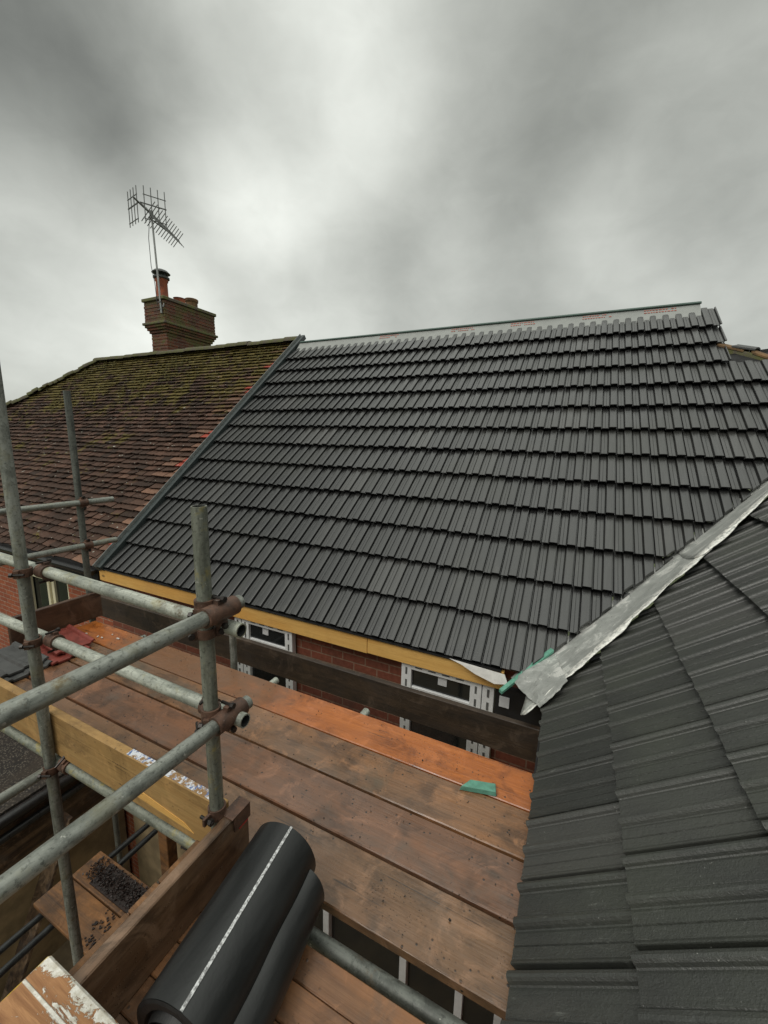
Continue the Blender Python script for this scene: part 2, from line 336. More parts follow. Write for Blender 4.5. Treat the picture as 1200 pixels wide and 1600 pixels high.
MT['soffit_or_gap_shade'] = plain('black_soffit', (.012, .011, .011), .7)
def gravel():
    n = NT('roof_chippings'); p = n.pos(); v = n.voro(p, 42); c = n.voro(p, 42, out='Color'); a = n.noise(p, 3, 4)
    col = n.mix(n.rng(v, .1, .55), n.mix(c, (.05, .042, .033), (.17, .15, .12)), (.012, .01, .008)); col = n.mix(n.rng(a, .45, .65, 0, .6), col, (.04, .03, .02))
    n.bump(v, -1.0, .03); return n.end(col, .85)
MT['gravel'] = gravel()
MT['render'] = plain('beige_render', (.235, .175, .095), .85, var=.4, scale=3.2)
MT['concrete'] = plain('patio_concrete', (.20, .155, .095), .85, var=.4, scale=3)
MT['grassy'] = plain('ground_turf', (.07, .085, .035), .95, var=.4, scale=2)
MT['pipe'] = plain('black_pipe', (.02, .022, .022), .35)
MT['debris'] = plain('dark_debris', (.022, .012, .009), .5, var=.6, scale=40)
MT['chip'] = plain('mud_chip', (.03, .025, .02), .8)
MT['redtile'] = plain('red_clay_tile', (.21, .040, .028), .5, var=.3)
MT['greytile'] = plain('grey_loose_tile', (.075, .076, .074), .55, var=.25)
def roll_m():
    n = NT('black_polythene'); p = n.pos(); a = n.noise(n.map(p, (30, 3, 30)), 1, 4, .6); b = n.noise(p, 160, 2, .6)
    cz = n.noise(n.map(p, (9, 5, 9)), 1, 4, .6, 1.2)
    n.bump(n.math('ADD', n.math('MULTIPLY', cz, 3.0), n.math('ADD', a, n.math('MULTIPLY', b, .4))), .16, .004)
    return n.end(n.mix(n.rng(a, .3, .7), (.011, .012, .012), (.019, .020, .020)), n.rng(a, .3, .7, .34, .46))
MT['roll'] = roll_m()
def rollend():
    n = NT('polythene_layers'); p = n.obj(); a = n.noise(p, 60, 4, .7); n.bump(a, .4, .004)
    return n.end(n.mix(a, (.008, .008, .008), (.03, .03, .03)), .5)
MT['rollend'] = rollend()
def line_m():
    n = NT('white_printed_line'); p = n.pos(); a = n.noise(p, 130, 3, .7); return n.end(n.mix(n.rng(a, .42, .60), (.66, .67, .67), (.22, .22, .22)), .5)
MT['line'] = line_m()
def peel_m():
    n = NT('peeling_painted_board'); p = n.pos()
    g = n.noise(n.map(p, (2.2, 30, 30)), 1, 6, .65, 1.5); sx = n.N('ShaderNodeSeparateXYZ'); n.L(p, sx.inputs[0])
    col = n.mix(n.rng(g, .3, .7), (.24, .105, .040), (.46, .235, .10))
    m = n.noise(n.map(p, (7, 13, 10)), 1, 7, .75, .9); edge = n.rng(sx.outputs[1], .325, .372, 0, .17); edgel = n.rng(sx.outputs[0], -1.06, -1.092, 0, .12)
    pf = n.rng(n.math('ADD', m, n.math('MAXIMUM', edge, edgel)), .575, .60)
    gl = n.rng(n.math('ABSOLUTE', n.math('SUBTRACT', sx.outputs[1], .318)), .0045, .0025)
    pf = n.math('MAXIMUM', pf, n.math('MULTIPLY', gl, n.rng(m, .33, .42)))
    white = n.mix(n.rng(n.noise(p, 40, 4, .7), .35, .7), (.55, .51, .42), (.82, .80, .74))
    col = n.mix(pf, col, white)
    ye = n.math('MULTIPLY', n.rng(sx.outputs[0], -1.083, -1.088), n.rng(n.noise(p, 24, 4, .7), .44, .52)); col = n.mix(ye, col, (.62, .42, .03))
    n.bump(n.math('ADD', g, n.math('MULTIPLY', pf, 1.4)), .6, .004); return n.end(col, .7)
MT['peel'] = peel_m()
def sticker_strip():
    n = NT('torn_paper_label'); p = n.pos(); a = n.noise(n.map(p, (60, 30, 1)), 1, 3, .7); b = n.noise(p, 22, 5, .75)
    col = n.mix(n.rng(a, .52, .62), (.62, .64, .68), (.10, .16, .34)); col = n.mix(n.rng(b, .50, .58), col, (.26, .15, .06)); return n.end(col, .6)
MT['paper'] = sticker_strip()
MT['bark'] = plain('bark', (.08, .06, .045), .9)
MT['leaf'] = plain('leaf', (.05, .065, .025), .8)

# ------------------------------------------------------------------ mesh helpers
ORG = {}
class MB:
    def __init__(s):
        s.bm = bmesh.new(); s.rn = s.bm.faces.layers.float.new('rnd'); s.hu = s.bm.faces.layers.float.new('hue'); s.mi = 0; s.r = .5; s.h = 0.0
    def face(s, vs, mi=None):
        try: f = s.bm.faces.new(vs)
        except ValueError: return None
        f.material_index = s.mi if mi is None else mi; f[s.rn] = s.r; f[s.hu] = s.h; return f
    def hexa(s, p):     # 8 points: bottom ring 0-3 (ccw from above), top ring 4-7
        v = [s.bm.verts.new(q) for q in p]
        for q in ((3, 2, 1, 0), (4, 5, 6, 7), (0, 1, 5, 4), (1, 2, 6, 5), (2, 3, 7, 6), (3, 0, 4, 7)): s.face([v[i] for i in q])
        return v
    def box(s, a, b):
        x0, y0, z0 = a; x1, y1, z1 = b
        return s.hexa([(x0, y0, z0), (x1, y0, z0), (x1, y1, z0), (x0, y1, z0), (x0, y0, z1), (x1, y0, z1), (x1, y1, z1), (x0, y1, z1)])
    def obox(s, o, X, Y, Z):   # oriented: corner o, edge vectors
        o, X, Y, Z = map(V, (o, X, Y, Z))
        return s.hexa([o, o + X, o + X + Y, o + Y, o + Z, o + X + Z, o + X + Y + Z, o + Y + Z])
    def ring(s, c, ax, r, n=20, ph=0):
        ax = V(ax).normalized(); a = ax.orthogonal().normalized(); b = ax.cross(a)
        return [s.bm.verts.new(V(c) + (a * math.cos(ph + 2 * math.pi * i / n) + b * math.sin(ph + 2 * math.pi * i / n)) * r) for i in range(n)]
    def bridge(s, A, B, mi=None):
        n = len(A)
        for i in range(n): s.face([A[i], A[(i + 1) % n], B[(i + 1) % n], B[i]], mi)
    def tube(s, p, q, r, n=20, hollow=0.0, holemi=0):
        p, q = V(p), V(q); ax = q - p; A = s.ring(p, ax, r, n); B = s.ring(q, ax, r, n); s.bridge(A, B)
        if hollow:
            d = ax.normalized() * min(.12, ax.length * .3)
            for E, c, sg in ((A, p, 1), (B, q, -1)):
                I = s.ring(c, ax, r - hollow, n); K = s.ring(c + d * sg, ax, r - hollow, n)
                s.bridge(E, I); s.bridge(I, K, holemi); s.face(K, holemi)
        else: s.face(A[::-1]); s.face(B)
    def lathe(s, o, prof, n=24, ax=(0, 0, 1)):
        o = V(o); ax = V(ax).normalized(); prev = None
        for (r, h) in prof:
            g = s.ring(o + ax * h, ax, max(r, .0005), n)
            if prev: s.bridge(prev, g)
            else: s.face(g[::-1])
            prev = g
        s.face(prev)
    def build(s, name, mats, parent=None, org=None, smooth=False, bevel=0, fixn=True):
        bm = s.bm
        if bevel: bmesh.ops.bevel(bm, geom=bm.edges[:], offset=bevel, segments=1, affect='EDGES', profile=.5)
        if fixn: bmesh.ops.recalc_face_normals(bm, faces=bm.faces[:])
        if parent is not None: org = ORG[parent.name]
        elif org is None:
            xs = [v.co for v in bm.verts]
            org = V(((min(v.x for v in xs) + max(v.x for v in xs)) / 2, (min(v.y for v in xs) + max(v.y for v in xs)) / 2, min(v.z for v in xs)))
        org = V(org)
        bmesh.ops.translate(bm, verts=bm.verts[:], vec=-org)
        me = bpy.data.meshes.new(name); bm.to_mesh(me); bm.free()
        for m in (mats if isinstance(mats, (list, tuple)) else [mats]): me.materials.append(MT[m])
        if smooth:
            for p in me.polygons: p.use_smooth = True
            me.set_sharp_from_angle(angle=math.radians(38))
        o = bpy.data.objects.new(name, me); COL.objects.link(o)
        if parent is not None: o.parent = parent
        else: o.location = org
        ORG[o.name] = org
        return o
def tag(o, label, cat, group=None, kind=None):
    if label: o['label'] = label
    if cat: o['category'] = cat
    if group: o['group'] = group
    if kind: o['kind'] = kind
    return o
def empty(name, loc, label, cat, group=None):
    o = bpy.data.objects.new(name, None); o.empty_display_size = .1; COL.objects.link(o); o.location = loc; ORG[o.name] = V(loc)
    return tag(o, label, cat, group)
def boxo(name, a, b, mat, parent=None, bevel=.003):
    m = MB(); m.box(a, b); return m.build(name, mat, parent, bevel=bevel)

# ------------------------------------------------------------------ tiles
HALF = [(0.0, -.003), (.03, 0.0), (.19, .0002), (.20, -.0016), (.21, .0002), (.385, 0.0), (.398, -.008), (.440, -.010), (.450, .002), (.460, .0125), (.482, .0158), (.53, .0172), (.72, .0180), (.87, .0172), (.922, .0150), (.938, .006), (.950, -.010), (.985, -.011), (1.0, -.003)]
def profile(w, kind=0):
    p = w / 2
    if kind:      # older, flatter profile: a round roll at the side lap and a low step in mid tile
        return [(t * w, h) for t, h in ((.020, -.004), (.042, -.003), (.052, .003), (.068, .0115), (.090, .0165), (.120, .0178), (.148, .0160), (.166, .0100), (.178, .002), (.19, -.001), (.22, .0), (.455, .0005), (.472, -.0035), (.486, .002), (.498, .010), (.520, .0145), (.560, .0155), (.595, .0140), (.612, .007), (.624, -.001), (.64, -.002), (.67, .0), (.792, .0), (.80, -.004), (.81, -.004), (.818, .0005), (.94, .001), (.97, .004), (.990, .0045), (.994, .002))]
    out = [(.0035, 0.0)]
    out += [(t * p, h) for t, h in HALF[1:]]
    out += [(p + t * p, h) for t, h in HALF[1:-2]]
    out += [(w - .0035, -.010)]
    return out
def tile_roof(mb, O, U, S, N, u0, ntile, w, courses, g, clips, drop=.030, th=.017, jit=.0018, umax=None, lap=.03, first=None, kind=0, last=None):
    prof = profile(w, kind); n = len(prof)
    for k in courses:
        for i in range(ntile):
            a = u0 + i * w
            if umax is not None and a + w * .5 > umax(k): continue
            s0 = k * g + R.uniform(-1, 1) * jit; s1 = k * g + g + (.125 if k == last else lap)
            tl = R.uniform(-1, 1) * jit; tr = R.uniform(-1, 1) * jit; dz = R.uniform(-.5, .5) * jit
            O0 = O + U * a
            mid = O0 + U * (w / 2) + S * ((s0 + s1) / 2)
            rad = .26
            ds = [(mid - c).dot(nn) for c, nn in clips]
            if any(d > rad for d in ds): continue
            b = bmesh.new(); rl = b.faces.layers.float.new('rnd'); rv = R.random()
            rows = []
            for (ss, hh, tt) in ((s0, 0, 1), (s1, -drop, 0)):
                top = [b.verts.new(O0 + U * t + S * (ss + tl + (tr - tl) * t / w) + N * (h + hh + dz)) for t, h in prof]
                bot = [b.verts.new(O0 + U * t + S * (ss + .004 * tt + tl + (tr - tl) * t / w) + N * (h * .92 + hh - th + dz)) for t, h in prof]
                rows.append((top, bot))
            (T0, B0), (T1, B1) = rows
            for j in range(n - 1):
                b.faces.new((T0[j], T0[j + 1], T1[j + 1], T1[j])); b.faces.new((B1[j], B1[j + 1], B0[j + 1], B0[j]))
                b.faces.new((B0[j], B0[j + 1], T0[j + 1], T0[j])); b.faces.new((T1[j], T1[j + 1], B1[j + 1], B1[j]))
            b.faces.new((T0[0], T1[0], B1[0], B0[0])); b.faces.new((B0[-1], B1[-1], T1[-1], T0[-1]))
            for d, (c, nn) in zip(ds, clips):
                if d > -rad:
                    r = bmesh.ops.bisect_plane(b, geom=b.verts[:] + b.edges[:] + b.faces[:], plane_co=c + nn * R.uniform(-.006, .006), plane_no=nn, clear_outer=True)
                    eds = [e for e in r['geom_cut'] if isinstance(e, bmesh.types.BMEdge)]
                    if eds: bmesh.ops.contextual_create(b, geom=eds)
            if len(b.verts):
                vm = {}
                for v in b.verts: vm[v] = mb.bm.verts.new(v.co)
                mb.r = rv
                for f in b.faces: mb.face([vm[v] for v in f.verts])
            b.free()
def plain_tiles(mb, O, U, S, N, u0, u1, smax, w, g, keep, wide=None):
    k = 0
    while k * g < smax:
        s = k * g; a = u0 + (0 if k % 2 else w / 2) + R.uniform(-.012, .012); sag = R.uniform(-.004, .004)
        while a < u1:
            ww = w
            hue = 0.0
            if wide: hue, ww = wide(a, s, w)
            a2 = min(a + ww, u1)
            c = O + U * (a + ww / 2) + S * (s + g / 2)
            if keep(c) and a2 - a > .03:
                mb.r = min(1, max(0, R.gauss(.40, .30))); mb.h = hue
                j = R.uniform(-.010, .010) + sag; t1, t2 = R.uniform(-.005, .013), R.uniform(-.005, .013); tw = R.uniform(-.011, .011)
                q = .008
                P = [O + U * (a + q) + S * (s + j - tw), O + U * (a2 - q) + S * (s + j + tw), O + U * (a2 - q) + S * (s + g * 1.35), O + U * (a + q) + S * (s + g * 1.35)]
                hs = (t1, t2, -.042, -.042)
                mb.hexa([p + N * (h - .0155) for p, h in zip(P, hs)] + [p + N * h for p, h in zip(P, hs)])
            a += ww
        k += 1
    mb.r, mb.h = .5, 0

# ------------------------------------------------------------------ ground
def ground():
    m = MB(); v = [m.bm.verts.new(p) for p in ((-600, -600, 0), (600, -600, 0), (600, 600, 0), (-600, 600, 0))]; m.face(v)
    tag(m.build('ground', 'grassy'), None, None, kind='structure')
    m = MB(); v = [m.bm.verts.new(p) for p in ((-14, -8, .004), (4, -8, .004), (4, 3.2, .004), (-14, 3.2, .004))]; m.face(v)
    tag(m.build('patio', 'concrete'), None, None, kind='structure')
ground()

# ------------------------------------------------------------------ old house
XV = -4.95                                     # line of the verge between old and new roof
RY = 6.67; RZ = ZE + (RY - YE) * math.tan(AL)  # old ridge
HX = -11.35                                    # where the ridge ends and the hip begins
oldh = empty('old_house', (-9, 4.6, 0), 'old brick house with a mossy brown plain-tiled hipped roof', 'house')
def old_house():
    P = oldh
    # wall with a window hole: four boxes
    wx0, wx1, wz0, wz1 = -7.42, -6.27, 3.55, 4.56
    m = MB(); y0, y1 = 2.95, 3.2
    m.box((-15, y0, 0), (wx0, y1, 4.9)); m.box((wx1, y0, 0), (-5.06, y1, 4.9)); m.box((wx0, y0, 0), (wx1, y1, wz0)); m.box((wx0, y0, wz1), (wx1, y1, 4.9))
    m.build('wall', 'brick', P)
    m = MB(); m.box((-15, 3.2, 0), (-14.8, 10.6, 4.9)); m.box((-14.8, 10.35, 0), (-5.06, 10.6, 4.9)); m.build('wall', 'bricky', P)
    # window
    fw = MB(); yy0, yy1 = 2.97, 3.05; t = .07; xm = -6.72
    fw.box((wx0, yy0, wz0), (wx0 + t, yy1, wz1)); fw.box((wx1 - t, yy0, wz0), (wx1, yy1, wz1)); fw.box((wx0 + t, yy0, wz0), (wx1 - t, yy1, wz0 + t)); fw.box((wx0 + t, yy0, wz1 - t), (wx1 - t, yy1, wz1))
    fw.box((xm - .035, yy0, wz0 + t), (xm + .035, yy1, wz1 - t))
    sa = .055; ax0, ax1, az0, az1 = wx0 + t, xm - .035, wz0 + t, wz1 - t      # opening sash, standing proud
    fw.box((ax0, yy0 - .03, az0), (ax0 + sa, yy0 + .02, az1)); fw.box((ax1 - sa, yy0 - .03, az0), (ax1, yy0 + .02, az1)); fw.box((ax0 + sa, yy0 - .03, az1 - sa), (ax1 - sa, yy0 + .02, az1)); fw.box((ax0 + sa, yy0 - .03, az0), (ax1 - sa, yy0 + .02, az0 + sa))
    win = fw.build('window', 'cream', P, bevel=.004); win['label'] = 'cream framed window with one opening sash'
    ORG[win.name] = ORG[P.name]
    g = MB(); g.box((wx0 + t, 3.0, wz0 + t), (wx1 - t, 3.012, wz1 - t)); g.build('pane', 'glass', win)
    # roof covering: front slope and hip end
    off = -.03; O = OM + NM * off
    hipn = lambda c: (c.x - HX) + (RY - c.y)   # >0 right of the hip line (45 degrees in plan)
    m = MB()
    def wide(a, s, w):
        e = XV - .08 - a - .04 * math.sin(s * 9)
        if e < .62:
            hr = math.sin(s * 37.7 + 1.3)
            band = int(s / .108)
            if band in (16, 17, 22, 23, 3, 33, 34, 40, 41): return (1.0 if e < .40 else .5), w * 1.5
            return (.6 if e < .34 + .26 * hr else (.3 if hr > -.4 else .1)), w * 1.5
        return (0.35 if R.random() < .02 else 0), w
    plain_tiles(m, O, UM, SM, NM, -15.4, XV - .075, (RY - YE) / math.cos(AL) - .03, .19, .108, lambda c: hipn(c) > -.06, wide)
    roof = m.build('roof', 'old', P); ORG[roof.name] = ORG[P.name]
    U2, S2 = V((0, -1, 0)), V((math.cos(AL), 0, math.sin(AL))); N2 = U2.cross(S2)
    hx0 = HX - (RY - YE)
    m = MB(); plain_tiles(m, V((hx0, 0, ZE)) + N2 * off, U2, S2, N2, -(2 * RY - YE), -YE, (RY - YE) / math.cos(AL) - .03, .172, .098, lambda c: abs(c.y - RY) < (HX - c.x) + .05)
    m.build('hip_slope', 'old', P)
    m = MB(); d = .085
    a, b, c_, e = onM(hx0, YE, -d), onM(XV - .08, YE, -d), onM(XV - .08, RY, -d), onM(HX, RY, -d)
    back = [V((p.x, 2 * RY - p.y, p.z)) for p in (a, b)]
    vs = [m.bm.verts.new(p) for p in (a, b, c_, e)]; m.face(vs)
    vb = [m.bm.verts.new(p) for p in back]; m.face([vb[0], vs[3], vs[2], vb[1]]); m.face([vs[0], vs[3], vb[0]])
    m.build('roof_underlay', 'under', P)
    m = MB()
    O2 = V((0, 2 * RY - YE, ZE)); S3 = V((0, -math.cos(AL), math.sin(AL))); N3 = V((-1, 0, 0)).cross(S3)
    for k in range(14):
        for i in range(18):
            x0 = hx0 + i * .55 + .2
            mid = O2 + V((x0 + .27, 0, 0)) + S3 * (k * .37 + .2)
            if mid.x - hx0 < (mid.z - ZE) / math.tan(AL): continue
            if x0 > XV - .6: continue
            m.r = R.random(); p0 = O2 + V((x0, 0, 0)) + S3 * (k * .37)
            m.obox(p0 + N3 * -.03, S3 * .37, V((.54, 0, 0)), N3 * .03)
    m.build('back_slope', 'old', P)
    m = MB()
    for i in range(2600):
        x = R.uniform(-13.5, XV - .3); sl = (RY - YE) / math.cos(AL); s_ = sl * (1 - abs(R.gauss(0, .22)))
        if s_ < 0 or R.random() > .35 + .65 * (x < -7.5): continue
        dens = math.sin(x * 2.1 + s_ * 1.3) + math.sin(x * .9 - s_ * 2.7 + 1) + math.sin(x * 5.3 + s_ * 4.1) * .6
        if dens < R.uniform(-.6, 1.0): continue
        k = round(s_ / .108); c = O + UM * x + SM * (k * .108 + R.uniform(-.02, .012)) + NM * R.uniform(-.006, .004)
        if hipn(c) < .1: continue
        r = R.uniform(.008, .030); a = R.random() * 3; X = (UM * math.cos(a) + SM * math.sin(a)) * r * R.uniform(.8, 2.0); Y = (SM * math.cos(a) - UM * math.sin(a)) * r
        t = [m.bm.verts.new(c + v) for v in (X, Y, -X * .9, -Y)]; q = [m.bm.verts.new(c + v * .55 + NM * r * R.uniform(.45, .8)) for v in (X, Y, -X, -Y)]
        for e in range(4): m.face([t[e], t[(e + 1) % 4], q[(e + 1) % 4], q[e]])
        m.face(q)
    tag(m.build('moss', 'moss', P, smooth=False), None, None, kind='stuff')
    # ridge and hip caps
    def caps(p, q, r, L, name, jitz):
        p, q = V(p), V(q); ax = (q - p); n = max(1, int(ax.length / L)); st = ax / n; axn = ax.normalized(); side = axn.cross(V((0, 0, 1))).normalized(); up = side.cross(axn)
        mm = MB()
        for i in range(n):
            c0 = p + st * i + up * R.uniform(-jitz, jitz); c1 = c0 + st * .985 + up * R.uniform(-jitz, jitz) * .5; rr = r * R.uniform(.94, 1.06)
            A, B = [], []
            for k in range(9):
                th = math.pi * (k / 8); o = side * math.cos(th) * rr * 1.1 + up * (math.sin(th) * rr * .8)
                A.append(mm.bm.verts.new(c0 + o)); B.append(mm.bm.verts.new(c1 + o * .96))
            for k in range(8): mm.face([A[k], A[k + 1], B[k + 1], B[k]])
            mm.face(A); mm.face(B)
        return mm.build(name, 'ridge_old', P, smooth=True)
    caps((HX - .1, RY, RZ - .055), (XV - .06, RY, RZ - .055), .12, .30, 'ridge_capping', .008)
    h1 = V((HX, RY, RZ - .05)); h0 = V((hx0, YE, ZE - .05)); caps(h0, h1, .11, .13, 'hip_capping', .02)
    # gutter (half round) and eaves board
    m = MB(); r = .055; yc, zc = YE - .03, ZE - .07
    for (rr, fl) in ((r, 1), (r - .006, -1)):
        A = [m.bm.verts.new((-15.2, yc - rr * math.cos(math.pi * k / 10), zc - rr * math.sin(math.pi * k / 10))) for k in range(11)]
        B = [m.bm.verts.new((-5.1, yc - rr * math.cos(math.pi * k / 10), zc - rr * math.sin(math.pi * k / 10))) for k in range(11)]
        for k in range(10): m.face([A[k], A[k + 1], B[k + 1], B[k]][::fl])
        if fl == 1: m.face(B)
    m.build('gutter', 'gutter', P, fixn=False, smooth=True)
    m = MB(); m.box((-15, YE + .03, ZE - .22), (-5.1, 2.93, ZE - .02)); m.build('eaves_board', 'soffit_or_gap_shade', P)
    # chimney
    bx0, bx1, by0, by1 = -9.86, -9.30, 7.08, 8.42
    m = MB()
    def course(z, e, hh=.066):
        m.box((bx0 - e + R.uniform(-.007, .007), by0 - e + R.uniform(-.007, .007), z + R.uniform(-.002, .002)), (bx1 + e + R.uniform(-.007, .007), by1 + e + R.uniform(-.007, .007), z + hh))
    m.box((bx0 + .008, by0 + .008, 6.5), (bx1 - .008, by1 - .008, 9.03)); m.box((bx0 - .075, by0 - .075, 9.21), (bx1 + .075, by1 + .075, 9.74))
    for i in range(14): course(7.98 + i * .075, 0)
    for i, e in enumerate((.032, .065, .098)): course(9.03 + i * .06, e, .056)
    for i in range(6): course(9.27 + i * .078, .086, .069)
    ch = m.build('chimney', 'cbrick', P, bevel=.006); ORG[ch.name] = ORG[P.name]
    m = MB()
    m.box((bx0 - .15, by0 - .15, 9.205 - .045), (bx1 + .15, by1 + .15, 9.205 + .03)) if False else None
    for (e, z0, z1) in ((.135, 9.205, 9.262),):
        m.box((bx0 - e, by0 - e, z0), (bx1 + e, by0 - .087, z1)); m.box((bx0 - e, by1 + .087, z0), (bx1 + e, by1 + e, z1)); m.box((bx0 - e, by0 - .087, z0), (bx0 - .087, by1 + .087, z1)); m.box((bx1 + .087, by0 - .087, z0), (bx1 + e, by1 + .087, z1))
    m.box((bx0 - .12, by0 - .12, 9.742), (bx1 + .12, by1 + .12, 9.815))
    m.hexa([(bx0 - .09, by0 - .09, 9.816), (bx1 + .09, by0 - .09, 9.816), (bx1 + .09, by1 + .09, 9.816), (bx0 - .09, by1 + .09, 9.816), (bx0 + .14, by0 + .12, 9.90), (bx1 - .14, by0 + .12, 9.90), (bx1 - .14, by1 - .12, 9.90), (bx0 + .14, by1 - .12, 9.90)])
    m.build('chimney_cap', 'cap', ch, bevel=.01)
    x = -9.67
    m = MB(); m.lathe((x, 7.32, 9.86), [(.16, 0), (.155, .05), (.135, .10), (.13, .40), (.15, .43), (.15, .475), (.13, .48)]); m.build('chimney_pot', 'pot', ch, smooth=True)
    m = MB()
    m.lathe((x, 7.32, 10.33), [(.15, 0), (.185, .02), (.185, .055), (.14, .075)])
    for k in range(6):
        a = k * math.pi / 3; m.tube((x + .12 * math.cos(a), 7.32 + .12 * math.sin(a), 10.38), (x + .12 * math.cos(a), 7.32 + .12 * math.sin(a), 10.47), .013, 6)
    m.lathe((x, 7.32, 10.46), [(.19, 0), (.21, .012), (.15, .07), (.06, .105), (.01, .11)])
    m.build('chimney_cowl', 'cowl', ch, smooth=True)
    m = MB(); m.lathe((x, 7.80, 9.86), [(.15, 0), (.14, .10), (.135, .16), (.15, .18), (.11, .19), (.10, .12)]); m.build('chimney_pot', 'pot', ch, smooth=True)
    m = MB(); m.lathe((x, 8.17, 9.86), [(.15, 0), (.145, .18), (.165, .20), (.17, .26), (.15, .275), (.10, .275), (.09, .2)]); q = m.build('chimney_pot', 'pot2', ch, smooth=True); q['label'] = 'short moss-covered chimney pot'
old_house()

# ------------------------------------------------------------------ house under new roof
newh = empty('reroofed_house', (-1, 4, 0), 'brick house being re-roofed with new dark grey interlocking tiles', 'house')
W = .27127; G = .37647
def new_house():
    P = newh
    XE = 1.345                                            # right verge of the three upper courses
    # valley line in plan (main side cut of tiles)
    v0 = V((-.23, 2.691, 0)); v1 = V((1.371, 4.236, 0)); d = (v1 - v0).normalized(); vn = V((d.y, -d.x, 0))
    # main slope
    clips = [(V((XV + .02, 0, 0)), V((-1, 0, 0))), (v0 + vn * .03, vn)]
    m = MB(); nt = 40; x0 = -1.54975 - 13 * W
    tile_roof(m, OM, UM, SM, NM, x0, nt, W, range(0, 10), G, clips, drop=.047, th=.0135, jit=.0028, umax=lambda k: 1.75 + (9 - k) * .3)
    tile_roof(m, OM, UM, SM, NM, x0, nt, W, range(10, 13), G, clips + [(V((1.372, 0, 0)), V((1, 0, 0)))], drop=.047, th=.0135, last=12)
    # top row, cut short under the ridge
    top = 13 * G
    rf = m.build('roof', 'tile', P, fixn=True); rf['label'] = 'main slope of new dark grey tiles'
    ORG[rf.name] = ORG[P.name]
    m = MB(); dd = .062
    a = [onM(XV + .05, YE + .02, -dd), onM(-.22, YE + .02, -dd), onM(3.2, 6.0, -dd), onM(3.2, YE + 10.55 * G * math.cos(AL), -dd), onM(XE + .015, YE + 10.55 * G * math.cos(AL), -dd), onM(XE + .015, YE + 13.1 * G * math.cos(AL), -dd), onM(XE - .16, 6.52, -dd), onM(XV + .05, 6.52, -dd)]
    m.face([m.bm.verts.new(p) for p in a]); m.build('roof_underlay', 'under', P)
    # grey membrane at the ridge, with red print, and the green batten along the top
    yr = 6.535
    m = MB(); y0 = YE + 12.75 * G * math.cos(AL)
    q = [onM(XV + .06, y0, -.034), onM(XE - .13, y0, -.034), onM(XE - .13, yr, .004), onM(XV + .06, yr, .004)]
    m.hexa([p - NM * .006 for p in q] + q)
    m.mi = 1
    for xs in (-3.2, -1.95, -1.05, -.1, .62):
        x = xs
        for row in range(2):
            x = xs
            for k in range(11):
                wv = R.uniform(.012, .03)
                f = .965 + row * .012
                if R.random() < .85:
                    yy = YE + (y0 - YE) + (yr - y0) * (.60 + .17 * row); off = -.034 + .038 * (.60 + .17 * row) + .004
                    p = onM(x, yy, off); m.obox(p, V((wv, 0, 0)), SM * .016, NM * .002)
                x += wv + .010
    m.build('ridge_membrane', ['membrane', 'red'], P)
    m = MB(); m.obox(onM(XV + .06, yr - .02, .006), V((XE - .18 - XV, 0, 0)), SM * .035, NM * .018); m.build('ridge_batten', 'dgreen', P)
    # back slope
    m = MB(); zb = onM(0, yr, -.03).z
    q = [V((XV, yr + .01, zb)), V((XE - .2, yr + .01, zb)), V((XE - .2, 2 * yr - YE, ZE)), V((XV, 2 * yr - YE, ZE))]; m.hexa([p - V((0, 0, .05)) for p in q] + q); m.build('back_slope', 'tile', P)
    # verge trim between old and new roofs
    m = MB(); L = (6.72 - (YE - .02)) / math.cos(AL)
    m.mi = 0; m.obox(onM(XV - .045, YE - .02, -.05), V((.075, 0, 0)), SM * L, NM * .080)
    m.mi = 1; m.obox(onM(XV - .062, YE - .03, -.05), V((.015, 0, 0)), SM * L, NM * .115)
    m.build('verge_trim', ['verge', 'vergel'], P, bevel=.004)
    # mortar and broken old ridge tiles beyond the stepped end
    hp = V((1.33, 5.92, 7.70)); hd = V((.26, -.16, -.13)).normalized(); hs = V((.5, .86, 0)).normalized(); hu = hd.cross(hs); hu = hu if hu.z > 0 else -hu
    m = MB(); m.obox(hp - hs * .08 - hu * .10, hd * 1.3, hs * .16, hu * .10); m.build('mortar_bed', 'cap', P, bevel=.012)
    for k, (t, dz, rl) in enumerate(((.02, -.01, .0), (.17, .012, .08), (.36, -.005, -.1), (.60, .0, .1))):
        c = hp + hd * t + hu * dz; ax = (hd + hu * rl).normalized(); sd = hs; up = ax.cross(sd); up = up if up.z > 0 else -up
        m = MB(); A, B = [], []
        for q in range(8):
            th = math.pi * (.1 + .8 * q / 7); o = sd * math.cos(th) * .09 + up * math.sin(th) * .040
            A.append(m.bm.verts.new(c + o + ax * R.uniform(-.02, .02))); B.append(m.bm.verts.new(c + ax * (.20 if k % 2 else .26) + o))
        C = [m.bm.verts.new(v.co - up * .016) for v in A]; D = [m.bm.verts.new(v.co - up * .016) for v in B]
        for q in range(7): m.face([A[q], A[q + 1], B[q + 1], B[q]]); m.face([C[q + 1], C[q], D[q], D[q + 1]]); m.face([A[q + 1], A[q], C[q], C[q + 1]]); m.face([B[q], B[q + 1], D[q + 1], D[q]])
        m.face([A[0], B[0], D[0], C[0]]); m.face([B[-1], A[-1], C[-1], D[-1]])
        m.build('ridge_tile', 'greytile' if k % 2 else 'pot2', P)
    # wing slope
    w2 = .2535; g2 = .381
    e0 = V((-.04, 2.249, 0)); e1 = V((1.161, 3.402, 0)); d2 = (e1 - e0).normalized(); n2 = V((-d2.y, d2.x, 0))
    clips = [(e0 + n2 * .10, n2), (V((0, -2.6, 0)), V((0, -1, 0)))]
    m = MB(); u0 = -(2.256 + 9 * w2)
